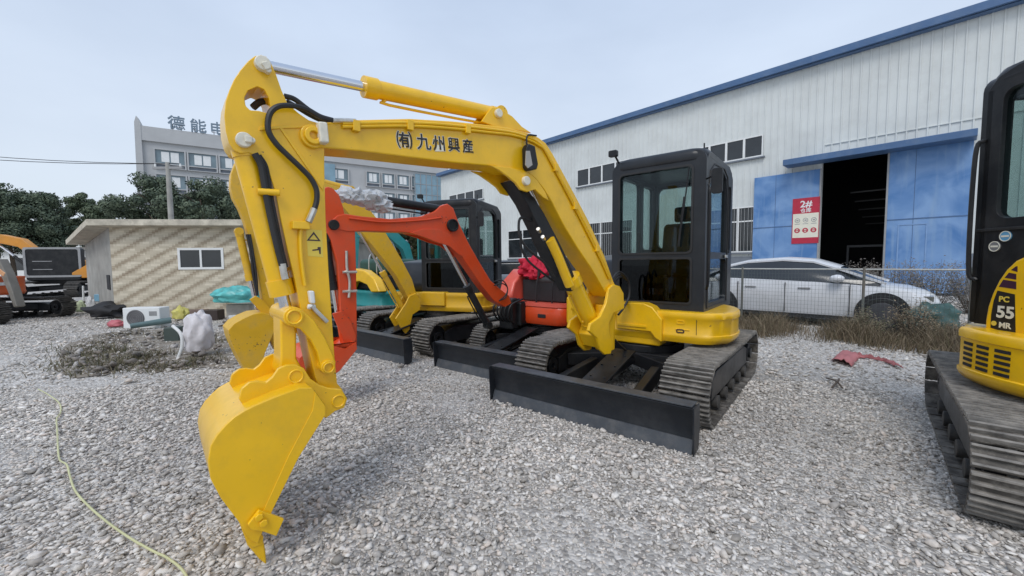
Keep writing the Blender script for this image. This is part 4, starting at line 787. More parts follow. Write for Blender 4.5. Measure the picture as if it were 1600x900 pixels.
# sliding doors, track beam
dL = wf.tr(1180, 300)[0]; dR = wf.tr(1517, 300)[0]; aL = wf.tr(1232, 262)
zl = wf.tr(1181, 279)[1]
for a, b, ztop, nm in ((d0, dL, zl, 'sliding_door'), (dR, d1, zt+.12, 'sliding_door')):
    mb = MB(); mb.box(wf, a, b, .07, .17, .08, ztop); dd = mb.build(nm, 'bluedoor', wh, bevel=.01)
    zm = wf.tr(1181, 357)[1]
    mb = MB(); mb.box(wf, a+.01, b-.01, .17, .185, zm-.02, zm+.02); mb.build('door_rail', 'bluetrim', dd)
    for q in ((a*.35+b*.65),):
        mb = MB(); mb.box(wf, q-.008, q+.008, .17, .176, .1, ztop-.02); mb.build('door_seam', 'bluetrim', dd)
    if nm and b == d1:
        w0 = wf.tr(1450, 350)[0]; w1 = wf.tr(1404, 350)[0]; zw = wf.tr(1426, 350)[1]
        mb = MB(); mb.plate(wf.p(0, .17, 0), wf.u, wf.z, wf.n, [(w0, .15), (w1, .15), (w1, zw), (w0, zw)], [[(w0+.04, .19), (w1-.04, .19), (w1-.04, zw-.04), (w0+.04, zw-.04)]], .02); mb.build('wicket_door', mat('pale_blue_edge', (.2, .33, .55), .5), dd)
    mb = MB(); e_ = a if b != d1 else b; mb.box(wf, e_-.03, e_+.03, .17, .20, .08, ztop); mb.build('door_edge', 'grey', dd)
sb_ = wf.tr(1526, 222)
mb = MB(); mb.box(wf, sb_[0], aL[0], .10, .95, aL[1]-.06, aL[1]+.20); mb.build('door_canopy', 'bluetrim', wh, bevel=.02)
for px0, px1, ya, yb, nb in ((903, 985, 266, 293, 4), (1085, 1193, 233, 263, 4), (1085, 1180, 331, 396, 4), (917, 990, 349, 404, 3), (795, 842, 361, 404, 2), (703, 756, 306, 321, 4), (640+60, 700, 0, 0, 0)):
    if not nb: continue
    a = wf.tr(px0, ya); b = wf.tr(px1, ya); z0_, z1_ = wf.tr(px0, yb)[1], a[1]
    mb = MB(); outer = [(b[0], z0_), (a[0], z0_), (a[0], z1_), (b[0], z1_)]; ww = (a[0]-b[0])/nb; hs = []
    tall = (z1_-z0_) > 1.6
    for i in range(nb):
        x0_ = b[0]+ww*i+.05; x1_ = b[0]+ww*(i+1)-.05
        if tall:
            zm = z0_+(z1_-z0_)*.68; hs += [[(x0_, z0_+.06), (x1_, z0_+.06), (x1_, zm-.03), (x0_, zm-.03)], [(x0_, zm+.03), (x1_, zm+.03), (x1_, z1_-.06), (x0_, z1_-.06)]]
        else: hs.append([(x0_, z0_+.06), (x1_, z0_+.06), (x1_, z1_-.06), (x0_, z1_-.06)])
    mb.plate(wf.p(0, .04, 0), wf.u, wf.z, wf.n, outer, hs, .07); wn = mb.build('window', 'white', wh, smooth=0)
    mb = MB(); mb.box(wf, b[0]+.02, a[0]-.02, .05, .062, z0_+.02, z1_-.02); mb.build('pane', 'winglass', wn, smooth=0)
    if tall and px0 > 850:
        mb = MB(); kx = b[0]+.1
        while kx < a[0]-.05: mb.box(wf, kx, kx+.02, .1, .115, z0_+.05, z1_-.05); kx += .16
        mb.build('window_bars', 'grey', wn)
    mb = MB(); mb.box(wf, b[0]-.08, a[0]+.08, .0, .16, z0_-.08, z0_-.01); mb.build('sill', 'plinth', wn)
# poster on the left door
ps = Fr(wf.p(0, .185), wf.deg)
pa, pb = wf.tr(1239, 312, .185), wf.tr(1282, 306, .185); pc = wf.tr(1239, 381, .185)
x0_, x1_ = pb[0], pa[0]; zt_, zb_ = (pa[1]+pb[1])/2, pc[1]
po = thing('poster', Fr(wf.p((x0_+x1_)/2, .19, zb_), wf.deg), 'red and white warehouse notice with number two fixed to the left blue door', 'sign')
mb = MB(); mb.box(wf, x0_, x1_, .19, .2, zb_, zt_); mb.build('board', 'redsign', po)
zh = zt_ - (zt_-zb_)*.34; zf = zb_ + (zt_-zb_)*.13
mb = MB(); mb.box(wf, x0_+.03, x1_-.03, .2, .203, zf, zh); mb.build('white_field', 'decalwhite', po)
xm_ = (x0_+x1_)/2; U_ = -wf.u; hh = zt_-zb_
mb = MB(); mb.text('2#', wf.p(xm_, .2, zh+hh*.20), U_, wf.z, hh*.2, wf.n, .004, off=.02); mb.text('仓库', wf.p(xm_, .2, zh+hh*.06), U_, wf.z, hh*.1, wf.n, .004, off=.02); mb.build('lettering', 'white', po, smooth=0)
for i in range(3):
    for j in range(2):
        cx = x0_+(x1_-x0_)*(.2+.3*i); cz = zf+(zh-zf)*(.3+.42*j); rr = (x1_-x0_)*.10
        mb = MB(); 
        if j: mb.ring(wf.p(cx, .203, cz), wf.p(cx, .205, cz), rr, rr*.75, 20); mb.box(wf, cx-rr*.4, cx+rr*.4, .203, .205, cz-rr*.3, cz+rr*.3); mb.box(wf, cx-rr, cx+rr, .203, .205, cz-rr*1.7, cz-rr*1.45)
        else: mb.ring(wf.p(cx, .203, cz), wf.p(cx, .205, cz), rr*1.1, rr*.6, 20); mb.box(wf, cx-rr*.9, cx+rr*.9, .203, .2055, cz-rr*.2, cz+rr*.2)
        mb.build('pictogram', 'grey' if j else 'redsign', po, smooth=0)

# ================================================================ office block with rooftop letters
of = Fr((-54.7, 61.0), 31.6)
M['officewall'] = mat('grey_office_wall', (.45, .455, .455), .75, var=.08, scale=.3, dirt=(.36, .36, .36), dirt_amt=.4, dscale=.2)
M['officeglass'] = mat('office_glass', (.16, .22, .25), .15, var=.3, scale=.4, spec=.7)
M['blueglass'] = mat('blue_curtain_glass', (.18, .30, .37), .15, var=.25, scale=.5, spec=.8)
ob = thing('office_building', of, 'grey five-storey office block with rooftop lettering far behind the shed', 'building')
OH = 22.0
LN = of.tr(700, 300)[0]
mb = MB(); mb.box(of, 0, LN, .0, 14, 0, OH-1.0); mb.build('wall', 'officewall', ob)
mb = MB(); mb.box(of, -.5, LN, -.35, 14.2, OH-3.0+.9, OH); mb.build('parapet', 'officewall', ob)
mb = MB(); mb.prism(of, [(-.9, 0), (.1, 0), (.1, OH+.3), (-.25, OH+1.2), (-.35, OH+1.3), (-.6, OH+.4)], -.4, 1); mb.build('end_fin', 'officewall', ob)
bays = [(1.5+3.95*i, 3.45) for i in range(7)] + [(32.0+2.9*i, 2.3) for i in range(5)]
for fl in range(4):
    zt2 = OH-3.2-3.7*fl
    for x, w_ in bays:
        mb = MB(); mb.plate(of.p(0, -.02, 0), of.u, of.z, -of.n, [(x-.2, zt2-2.75), (x+w_+.2, zt2-2.75), (x+w_+.2, zt2+.15), (x-.2, zt2+.15)], [[(x, zt2-2.0), (x+w_, zt2-2.0), (x+w_, zt2), (x, zt2)], [(x, zt2-2.65), (x+w_, zt2-2.65), (x+w_, zt2-2.15), (x, zt2-2.15)]], .3)
        f = mb.build('window', 'officewall', ob, smooth=0)
        mb = MB(); mb.box(of, x, x+w_, -.10, -.04, zt2-2.0, zt2); mb.build('pane', 'officeglass', f, smooth=0)
        mb = MB(); mb.box(of, x+w_*.20, x+w_*.47, -.15, -.105, zt2-1.75, zt2-.25); mb.box(of, x+w_*.52, x+w_*.80, -.15, -.105, zt2-1.75, zt2-.25); mb.build('white_blind', 'white', f, smooth=0)
        mb = MB(); mb.box(of, x, x+w_, -.08, -.03, zt2-2.65, zt2-2.15); mb.build('louvre', 'plinth', f, smooth=0)
gx0, gx1 = of.tr(647, 300)[0], of.tr(690, 300)[0]
mb = MB(); mb.box(of, gx0, gx1, -.6, -.02, 3, OH-2.6); gt = mb.build('curtain_glass', 'blueglass', ob, smooth=0)
mb = MB()
for i in range(6): q = gx0+(gx1-gx0)*i/5; mb.box(of, q-.06, q+.06, -.68, -.6, 3, OH-2.6)
for i in range(9): z = 3+(OH-5.6)*i/8; mb.box(of, gx0, gx1, -.66, -.61, z-.05, z+.05)
mb.build('glazing_grid', 'grey', gt, smooth=0)
gx0, gx1 = of.tr(505, 300)[0], of.tr(524, 300)[0]
mb = MB(); mb.box(of, gx0, gx1, -.6, -.02, 3, OH-2.6); mb.build('curtain_glass', 'blueglass', ob, smooth=0)
mb = MB(); mb.box(of, 14, LN-2, -2.2, -.02, 3.2, 4.4); mb.build('shopfront_canopy', 'orangered', ob, smooth=0)
mb = MB(); mb.box(of, 14, LN-2, -.2, -.02, .1, 3.1); mb.build('shopfront', 'winglass', ob, smooth=0)
rs = thing('rooftop_sign', Fr(of.p(8, 0, OH), of.deg), 'dark rooftop letters standing above the parapet of the grey office block', 'sign')
for ch_, px, py in (('德', 276, 194), ('能', 310, 199), ('电', 340, 203), ('器', 372, 209)):
    s, z = of.tr(px, py, -.2); mb = MB(); mb.text(ch_, of.p(s, -.2, z), of.u, of.z, 2.15, -of.n, .25, off=.01); c_ = mb.build('sign_character', mat('sign_steel', (.17, .23, .29), .5), rs, smooth=0)
    mb = MB(); mb.cyl(of.p(s-.5, -.05, OH-.02), of.p(s-.5, -.05, z), .05, n=6).cyl(of.p(s+.5, -.05, OH-.02), of.p(s+.5, -.05, z), .05, n=6).box(of, s-.8, s+.8, -.08, -.02, z-.5, z-.42); mb.build('sign_frame', 'grey', c_)

# ================================================================ shed
def shed_mat():
    m, t, b = newmat('streaked_beige_tile'); N = t.nodes.new; K = t.links.new
    tcn = N('ShaderNodeTexCoord'); sp = N('ShaderNodeSeparateXYZ'); K(tcn.outputs['Object'], sp.inputs[0])
    def mth(op, a, b_=None, c=None):
        n = N('ShaderNodeMath'); n.operation = op
        for i, v in enumerate((a, b_, c)):
            if v is None: continue
            if isinstance(v, (int, float)): n.inputs[i].default_value = v
            else: K(v, n.inputs[i])
        return n.outputs[0]
    u = mth('SNAP', sp.outputs['X'], .08); v = mth('SNAP', sp.outputs['Z'], .045)
    nz_ = N('ShaderNodeTexNoise'); nz_.inputs['Scale'].default_value = 1.3; K(tcn.outputs['Object'], nz_.inputs[0])
    d = mth('ADD', mth('MULTIPLY_ADD', u, -.58, v), mth('MULTIPLY', nz_.outputs[0], .02))
    fr_ = mth('FRACT', mth('DIVIDE', d, .33))
    c = N('ShaderNodeValToRGB'); e = c.color_ramp.elements
    e[0].position = 0; e[0].color = (.34, .27, .19, 1); e[1].position = 1; e[1].color = (.38, .31, .22, 1)
    for p_, q in ((.14, (.46, .39, .29, 1)), (.26, (.66, .59, .46, 1)), (.62, (.70, .63, .50, 1)), (.8, (.58, .51, .39, 1))): k_ = e.new(p_); k_.color = q
    K(fr_, c.inputs[0])
    br_ = N('ShaderNodeTexBrick'); br_.inputs['Scale'].default_value = 1; br_.inputs['Brick Width'].default_value = .24; br_.inputs['Row Height'].default_value = .06; br_.inputs['Mortar Size'].default_value = .002
    br_.inputs['Color1'].default_value = (1, 1, 1, 1); br_.inputs['Color2'].default_value = (.74, .72, .69, 1); br_.inputs['Mortar'].default_value = (.7, .69, .66, 1)
    cm = N('ShaderNodeCombineXYZ'); K(sp.outputs['X'], cm.inputs[0]); K(sp.outputs['Z'], cm.inputs[1]); K(cm.outputs[0], br_.inputs[0])
    x = N('ShaderNodeMix'); x.data_type = 'RGBA'; x.blend_type = 'MULTIPLY'; x.inputs[0].default_value = 1; K(c.outputs[0], x.inputs[6]); K(br_.outputs[0], x.inputs[7])
    K(x.outputs[2], b.inputs['Base Color']); b.inputs['Roughness'].default_value = .6; return m
M['shedtile'] = shed_mat()
sf = Fr((-10.67, 10.77), 6); LS = 5.3
sh_ = thing('shed', sf, 'low beige shed with diagonally streaked tile front and a flat grey roof slab', 'shed')
sd = Fr(sf.p(0, 0), 141.5)
win = [(sf.tr(278, 388)[0], sf.tr(278, 388)[1]), (sf.tr(350, 420)[0], sf.tr(350, 420)[1])]
wx0, wx1, wz0, wz1 = win[0][0], win[1][0], win[1][1], win[0][1]
mb = MB(); mb.plate(sf.p(0, 0, 0), sf.u, sf.z, sf.n, [(0, 0), (LS, 0), (LS, 2.42), (0, 2.42)], [[(wx0, wz0), (wx1, wz0), (wx1, wz1), (wx0, wz1)]], .18); mb.build('front_wall', 'shedtile', sh_, smooth=0)
mb = MB(); pD = sd.p(5.3, 0); pE = sf.p(LS, 6)
mb.add([sf.p(0, .0, 0)-sf.u*.002, sf.p(0, 0, 2.42)-sf.u*.002, pD + Vector((0, 0, 2.12)), pD, sf.p(.2, .19, 0), sf.p(.2, .19, 2.42), pD + Vector((.2, .1, 2.12)), pD + Vector((.2, .1, 0))], [(0, 1, 2, 3), (7, 6, 5, 4), (1, 5, 6, 2), (0, 3, 7, 4), (3, 2, 6, 7), (0, 4, 5, 1)]); mb.build('side_wall', 'concrete', sh_, smooth=0)
mb = MB(); mb.add([sf.p(LS, .19, 0), sf.p(LS, .19, 2.42), pE + Vector((0, 0, 2.12)), pE, sf.p(LS-.2, .19, 0), sf.p(LS-.2, .19, 2.42), pE + Vector((-.2, 0, 2.12)), pE + Vector((-.2, 0, 0))], [(0, 1, 2, 3), (7, 6, 5, 4), (1, 5, 6, 2), (3, 2, 6, 7)]); mb.build('side_wall', 'concrete', sh_, smooth=0)
c0 = sf.p(-.26, -.33, 0); c1 = sf.p(LS+.4, -.35, 0); c3 = c0 + sd.u*5.7; c2 = pE + sf.u*.4 + sf.n*.4
vs = [Vector((p.x, p.y, z)) for p, z in ((c0, 2.44), (c1, 2.44), (c2, 2.14), (c3, 2.14), (c0, 2.60), (c1, 2.60), (c2, 2.30), (c3, 2.30))]
M['slabedge'] = mat('weathered_roof_slab', (.58, .53, .43), .85, var=.2, scale=3, bump=.3, dirt=(.22, .2, .16), dirt_amt=.6, dscale=4)
mb = MB(); mb.add(vs, [(3, 2, 1, 0), (4, 5, 6, 7), (0, 1, 5, 4), (1, 2, 6, 5), (2, 3, 7, 6), (3, 0, 4, 7)]); mb.build('roof', 'slabedge', sh_, bevel=.01)
xm_ = (wx0+wx1)/2
mb = MB(); mb.plate(sf.p(0, -.02, 0), sf.u, sf.z, sf.n, [(wx0-.01, wz0-.01), (wx1+.01, wz0-.01), (wx1+.01, wz1+.01), (wx0-.01, wz1+.01)], [[(wx0+.05, wz0+.05), (xm_-.025, wz0+.05), (xm_-.025, wz1-.05), (wx0+.05, wz1-.05)], [(xm_+.025, wz0+.05), (wx1-.05, wz0+.05), (wx1-.05, wz1-.05), (xm_+.025, wz1-.05)]], .06); wn = mb.build('window', 'white', sh_, smooth=0)
mb = MB(); mb.box(sf, wx0+.02, wx1-.02, .0, .012, wz0+.02, wz1-.02); mb.build('pane', 'winglass', wn, smooth=0)

# ================================================================ white sedan
car_f = Fr((0, 0), -44.3)
fw = Vector((7.18, 7.60, 0))       # near front wheel contact
cor = fw - car_f.u*1.58 + car_f.n*.80
cf = Fr(cor, -44.3)        # origin midway, x forward, near side at y=-.9
# which side faces the camera: right-hand side (y negative)
car = thing('parked_car', cf, 'white sedan with dark windows parked behind the wire fence', 'car')
st = [  # x, z_bottom, z_belt(shoulder), half width, z_top centre
 (-2.34, .42, .74, .60, .80), (-2.28, .30, .88, .76, .96), (-2.05, .24, .98, .85, 1.06), (-1.6, .22, 1.00, .90, 1.10), (-1.1, .20, .99, .925, 1.08), (-.4, .19, .97, .93, 1.05), (.4, .19, .94, .93, 1.02), (.95, .20, .90, .925, 1.0), (1.35, .21, .86, .915, .95), (1.8, .22, .80, .89, .88), (2.02, .24, .73, .84, .80), (2.16, .28, .65, .74, .71), (2.22, .36, .58, .58, .62)]
st = [(x+.02, a, b, c, d) for x, a, b, c, d in st]
rings = []
for x, zb, zs_, hw, zc_ in st:
    half = [(0, zb), (hw*.75, zb), (hw*.95, zb+.06), (hw, zb+(zs_-zb)*.45), (hw*.985, zb+(zs_-zb)*.8), (hw*.94, zs_), (hw*.7, zs_+(zc_-zs_)*.7), (0, zc_)]
    rings.append([cf.p(x, -y, z) for y, z in half] + [cf.p(x, y, z) for y, z in half[-2:0:-1]])
n = len(rings[0]); mb = MB()
mb.add([v for r_ in rings for v in r_], [(k*n+i, k*n+(i+1) % n, (k+1)*n+(i+1) % n, (k+1)*n+i) for k in range(len(rings)-1) for i in range(n)] + [tuple(range(n))[::-1], tuple(range((len(rings)-1)*n, len(rings)*n))])
M['carpaint'] = mat('white_car_paint', (.66, .67, .69), .25, var=.04, dirt=(.45, .44, .42), dirt_amt=.3, dscale=2, coat=.5)
bd = mb.build('body', 'carpaint', car, smooth=45)
gh = [(-1.95, .86, 1.05, .62, 1.09), (-1.5, .86, 1.05, .62, 1.25), (-.9, .87, 1.03, .62, 1.40), (-.2, .87, 1.02, .63, 1.445), (.35, .87, 1.0, .62, 1.40), (.8, .86, .98, .64, 1.24), (1.15, .84, .96, .68, 1.08), (1.42, .80, .93, .72, .945)]
def greenhouse(k, y_add, z0k=0, roofonly=False):
    rr = []
    for x, hb, zb, ht, zt3 in gh:
        half = [(hb, zb-.06), (hb-.03, zb+.02), (ht+.03+y_add, zt3-.05), (ht-.05, zt3-.01), (0, zt3+.015)] if not roofonly else [(ht+.045, zt3-.065), (ht+.045, zt3-.03), (ht-.04, zt3+.008), (0, zt3+.03)]
        rr.append([cf.p(x, -y, z) for y, z in half] + [cf.p(x, y, z) for y, z in half[::-1][1:]])
    return rr
rr = greenhouse(1, 0); n = len(rr[0]); mb = MB(); mb.add([v for r_ in rr for v in r_], [(k*n+i, k*n+i+1, (k+1)*n+i+1, (k+1)*n+i) for k in range(len(rr)-1) for i in range(n-1)]); mb.build('window_glass', 'winglass', car, smooth=40)
rr = greenhouse(1, 0, roofonly=True)[0:6]; n = len(rr[0]); mb = MB(); vs = [v for r_ in rr for v in r_]; fs = [(k*n+i, k*n+i+1, (k+1)*n+i+1, (k+1)*n+i) for k in range(len(rr)-1) for i in range(n-1)]
mb.add(vs, fs)
# pillars run down to bonnet and boot
for sg in (-1, 1):
    mb.bar(cf.p(.75, sg*.69, 1.22), cf.p(1.5, sg*.80, .93), .05, .045); mb.bar(cf.p(-1.42, sg*.69, 1.24), cf.p(-1.98, sg*.78, 1.05), .05, .10)
mb.build('roof', 'carpaint', car, smooth=40)
for sx in (-1.42+.0, 1.46):
    for sg in (-1, 1):
        y = sg*.80
        mb = MB(); mb.cyl(cf.p(sx, sg*.60, .36), cf.p(sx, sg*.938, .36), .405, n=36); ar = mb.build('wheel_arch', 'dark', car, smooth=30)
        mb = MB(); mb.cyl(cf.p(sx, sg*.70, .34), cf.p(sx, sg*.945, .34), .34, n=40); wl_ = mb.build('tyre', 'rubber', car, bevel=.03, seg=3)
        mb = MB(); mb.cyl(cf.p(sx, sg*.93, .34), cf.p(sx, sg*.952, .34), .235, n=32)
        mb.build('rim', mat('grey_alloy_rim', (.10, .10, .11), .35, metal=.4), wl_, bevel=.004)
for sg in (-1, 1):
    mb = MB(); blob(mb, cf.p(.78, sg*1.0, 1.02), .12, .10, .08, 0, 3, flat=False, rot=R(-44)); mb.build('door_mirror', 'carpaint', car, smooth=60)
    for x in (-.75, .25): mb = MB(); mb.box(cf, x-.12, x+.10, min(sg*.925, sg*.945), max(sg*.925, sg*.945), .80, .825); mb.build('door_handle', 'grey', car, bevel=.006)
    for x in (-1.02, -.1, .98):
        mb = MB(); mb.box(cf, x-.006, x+.006, min(sg*.9, sg*.934), max(sg*.9, sg*.934), .30, .92); mb.build('door_seam', 'dark', bd)
    mb = MB(); mb.plate(cf.p(2.0, 0, 0), cf.n*sg, cf.z, cf.u, [(.45, .60), (.76, .62), (.82, .72), (.60, .73)], (), .14); mb.build('headlight', 'lens', car, bevel=.01)
mb = MB(); mb.box(cf, -1.0, 1.0, -.92, -.90, .20, .27); mb.build('sill_trim', 'dark', bd)

# second dark car, glimpsed behind
cg = Fr((-.2, 15.5), 170)
c2 = thing('parked_car', cg, 'dark grey car glimpsed far behind the red excavator cowl', 'car')
mb = MB(); mb.prism(cg, [(-2.1, .3), (2.1, .3), (2.2, .75), (1.2, .95), (-1.7, 1.0), (-2.2, .9)], -.85, .85); mb.build('body', 'plinth', c2, bevel=.12, seg=4)
mb = MB(); mb.prism(cg, [(1.2, .95), (.5, 1.4), (-1.1, 1.42), (-1.8, 1.0)], -.7, .7); mb.build('window_glass', 'winglass', c2, bevel=.1, seg=3)
mb = MB(); mb.prism(cg, [(.5, 1.405), (.45, 1.46), (-1.05, 1.47), (-1.15, 1.425)], -.68, .68); mb.build('roof', 'plinth', c2, bevel=.02)
for sx in (-1.35, 1.35):
    for sg in (-1, 1): mb = MB(); mb.cyl(cg.p(sx, sg*.7, .32), cg.p(sx, sg*.88, .32), .32, n=28); mb.build('wheel', 'rubber', c2, bevel=.03)

# ================================================================ wire fence
ff = Fr((7.2, 6.3), 134); FL = wf
flen = 5.6
fe = thing('wire_fence', ff, 'thin wire mesh fence on slim posts in front of the white sedan', 'fence')
for k in (0.0, 1.28, 3.25, 5.5):
    mb = MB(); mb.cyl(ff.p(k, 0, 0), ff.p(k, 0, 1.26), .022, n=10); mb.build('post', mat('rusty_post', (.12, .13, .12), .6, dirt=(.2, .13, .08), dirt_amt=.5), fe)
mb = MB(); mb.cyl(ff.p(0, 0, 1.22), ff.p(flen, 0, 1.22), .014, n=8); mb.build('top_rail', mat('pale_rail', (.45, .45, .42), .5), fe)
mb = MB()
k = 0.0
while k < flen: mb.bar(ff.p(k, 0, .02), ff.p(k, 0, 1.21), .0025, .0025); k += .055
z = .08
while z < 1.2: mb.bar(ff.p(0, .004, z), ff.p(flen, .004, z), .0025, .0025); z += .075
w_ = mb.build('wire_mesh', mat('mesh_wire', (.10, .12, .11), .5), fe, smooth=0)

# ================================================================ pole and overhead wires
pp = (-15.05, 18.0)
pf = Fr(pp, 0)
pole = thing('utility_pole', pf, 'thin concrete utility pole with a crossarm rising behind the shed', 'pole')
zt4 = pf.tr(271, 262, 0)
mb = MB(); mb.cyl(pf.p(0, 0, 0), pf.p(0, 0, 5.9), .13, .085, n=16); mb.build('post', 'concrete', pole)
mb = MB(); mb.box(pf, -.65, .65, -.05, .05, 5.62, 5.72); mb.build('crossarm', 'grey', pole)
for k in (-.55, 0, .55): mb = MB(); mb.cyl(pf.p(k, 0, 5.72), pf.p(k, 0, 5.85), .04, .03, n=10); mb.build('insulator', 'white', pole)
for i, k in enumerate((-.55, .55)):
    a = pf.p(k, 0, 5.85); b = Vector((-38, 16.5+i*1.2, 8.25+i*.45)); pts = [a.lerp(b, t) - Vector((0, 0, 4*.7*t*(1-t))) for t in np.linspace(0, 1, 14)]
    mb = MB(); mb.tube(pts, .014, n=5, sm=1); tag(mb.build('overhead_wire', 'rubber', None), ['lower', 'upper'][i] + ' of two overhead wires crossing the sky left of the pole', 'wire', 'overhead wires')
# far low white building behind the left machines
lw = Fr((-62, 46), -4)
lb = thing('low_building', lw, 'pale low building far off between the trees and left machines', 'building')
mb = MB(); mb.box(lw, 0, 30, 0, 8, 0, 3.2); mb.build('wall', 'white', lb); mb = MB(); mb.box(lw, -.4, 30.4, -.5, 8.4, 3.2, 3.5); mb.build('roof', 'concrete', lb)
for k in range(7): mb = MB(); mb.box(lw, 1.5+4*k, 3.4+4*k, -.03, 0, 1, 2.4); mb.build('window', 'winglass', lb, smooth=0)

# ================================================================ trees
def leafmat(n, c):
    m, t, b = newmat(n); N = t.nodes.new; K = t.links.new; g = N('ShaderNodeNewGeometry')
    r = N('ShaderNodeValToRGB'); r.color_ramp.elements[0].color = (c[0]*.55, c[1]*.6, c[2]*.6, 1); r.color_ramp.elements[1].color = (c[0]*1.5, c[1]*1.4, c[2]*1.3, 1)
    K(g.outputs['Random Per Island'], r.inputs[0]); K(r.outputs[0], b.inputs['Base Color']); b.inputs['Roughness'].default_value = .6; b.inputs['Specular IOR Level'].default_value = .25; return m
M['bark'] = mat('bark', (.10, .075, .055), .9, var=.3, bump=.5)
def tree(x, y, h, w, label, kind, seed, base=.25, nl=22000, ls=.115):
    r = np.random.default_rng(seed); f = Fr((x, y), r.uniform(0, 360))
    o = thing('tree', f, label, 'tree', 'trees behind the yard')
    mb = MB(); zb = h*base; tips = []
    mb.tube([f.p(0, 0, 0), f.p(.1, .05, zb*.6), f.p(-.05, .1, h*.55), f.p(.1, 0, h*.8)], lambda t: .24*(1-t*.85)*h/9, n=8)
    for k in range(9):
        a = k*2.4; z0 = h*(.3+.05*k); L_ = w*.42*(1-.06*k)
        mb.tube([f.p(0, 0, z0), f.p(math.cos(a)*L_*.5, math.sin(a)*L_*.5, z0+h*.07), f.p(math.cos(a)*L_, math.sin(a)*L_, z0+h*.12)], lambda t: .09*(1-t*.8), n=5, sm=3)
    mb.build('trunk', 'bark', o)
    ncl = 62; cl = []
    for k in range(ncl):
        a = r.uniform(0, 2*math.pi); zz = r.beta(1.6, 1.5); prof = math.sin(math.pi*min(1, (zz*.86+.12)))**.6; rr = w/2*prof*math.sqrt(r.uniform(.1, 1))
        cl.append((math.cos(a)*rr, math.sin(a)*rr, zb+(h-zb)*(.08+.88*zz), r.uniform(.5, 1.0)*w*.165))
    cl = np.array(cl); idx = r.integers(0, ncl, nl); d = r.normal(size=(nl, 3)); d /= np.linalg.norm(d, axis=1)[:, None]; rad = cl[idx, 3]*r.uniform(.55, 1.08, nl)
    c = cl[idx, :3] + d*rad[:, None]*np.array([1, 1, .8]); c[:, 2] = np.clip(c[:, 2], zb*.7, h*1.01)
    u = r.normal(size=(nl, 3)); u -= d*(u*d).sum(1)[:, None]*.6; u /= np.linalg.norm(u, axis=1)[:, None]; v = np.cross(u, d); v /= np.linalg.norm(v, axis=1)[:, None]+1e-9
    s_ = ls*r.uniform(.6, 1.3, nl)[:, None]
    V = np.stack([c-u*s_, c+v*s_*.55, c+u*s_, c-v*s_*.55], 1).reshape(-1, 3)
    return o, V, nl
leafmats = {'dark': leafmat('hazed_dark_leaves', (.09, .12, .082)), 'mid': leafmat('hazed_green_leaves', (.10, .13, .08)), 'olive': leafmat('olive_leaves', (.065, .075, .035))}  # dark and mid greens lifted paler to stand in for distance haze
def plant_tree(x, y, h, w, label, kind, seed, **k):
    o, V, nl = tree(x, y, h, w, label, kind, seed, **k)
    me = bpy.data.meshes.new('crown'); me.from_pydata(V.tolist(), [], np.arange(nl*4).reshape(-1, 4).tolist()); me.materials.append(leafmats[kind])
    ob_ = bpy.data.objects.new('crown', me); COL.objects.link(ob_); ob_.parent = o
for px, D, top, wpx, lab, kind, sd_ in (
    (-45, 36, 300, 130, 'dark tree cut by the left edge of the picture', 'dark', 1), (22, 37, 294, 100, 'dense dark tree at far left above the orange-yellow boom', 'dark', 2), (78, 39, 306, 74, 'rounded dark tree just left of the gap of sky', 'dark', 3),
    (142, 46, 303, 58, 'slim tree above the left corner of the shed roof', 'mid', 4), (186, 46, 308, 62, 'small tree between the slim tree and the big dark one', 'mid', 5), (250, 34, 276, 92, 'big dark round tree left of the utility pole', 'dark', 6), (322, 33, 280, 110, 'big dark spreading tree right of the utility pole', 'dark', 7),
    (590, 48, 352, 50, 'low tree behind the yellow boom of the second excavator', 'mid', 8), (402, 36, 310, 80, 'dark tree hidden mostly behind the yellow arm', 'dark', 9), (640, 52, 358, 46, 'low olive tree in front of the office shopfront', 'olive', 10)):
    hz_ = 412 + (800-px)*.0087; h_ = CAMH + (hz_-top)/FPX*D; x_ = (px-800)/FPX*D
    plant_tree(x_, D, h_, wpx/FPX*D*1.12, lab, kind, sd_)
# ================================================================ ground and gravel
def ground_mat():
    m, t, b = newmat('packed_gravel'); N = t.nodes.new; K = t.links.new; g = N('ShaderNodeNewGeometry')
    v = N('ShaderNodeTexVoronoi'); v.inputs['Scale'].default_value = 42; K(g.outputs['Position'], v.inputs[0])
    sp = N('ShaderNodeSeparateColor'); K(v.outputs['Color'], sp.inputs[0])
    c = N('ShaderNodeValToRGB'); e = c.color_ramp.elements; e[0].color = (.28, .255, .23, 1); e[1].color = (.70, .66, .61, 1); k = e.new(.55); k.color = (.52, .49, .45, 1); K(sp.outputs[0], c.inputs[0])
    n = N('ShaderNodeTexNoise'); n.inputs['Scale'].default_value = .35; n.inputs['Detail'].default_value = 8; K(g.outputs['Position'], n.inputs[0])
    r = N('ShaderNodeMapRange'); r.inputs[1].default_value = .3; r.inputs[2].default_value = .7; r.inputs[3].default_value = .75; r.inputs[4].default_value = 1.2; K(n.outputs[0], r.inputs[0])
    s = N('ShaderNodeVectorMath'); s.operation = 'SCALE'; K(c.outputs[0], s.inputs[0]); K(r.outputs[0], s.inputs['Scale']); K(s.outputs[0], b.inputs['Base Color'])
    b.inputs['Roughness'].default_value = .9; bp = N('ShaderNodeBump'); bp.inputs['Strength'].default_value = .9; bp.inputs['Distance'].default_value = .02; bp.invert = True; K(v.outputs['Distance'], bp.inputs['Height']); K(bp.outputs[0], b.inputs['Normal']); return m
mb = MB(); mb.add([(-400, -60, 0), (400, -60, 0), (400, 900, 0), (-400, 900, 0)], [(0, 1, 2, 3)]); tag(mb.build('ground', ground_mat(), None, smooth=0), kind='structure')
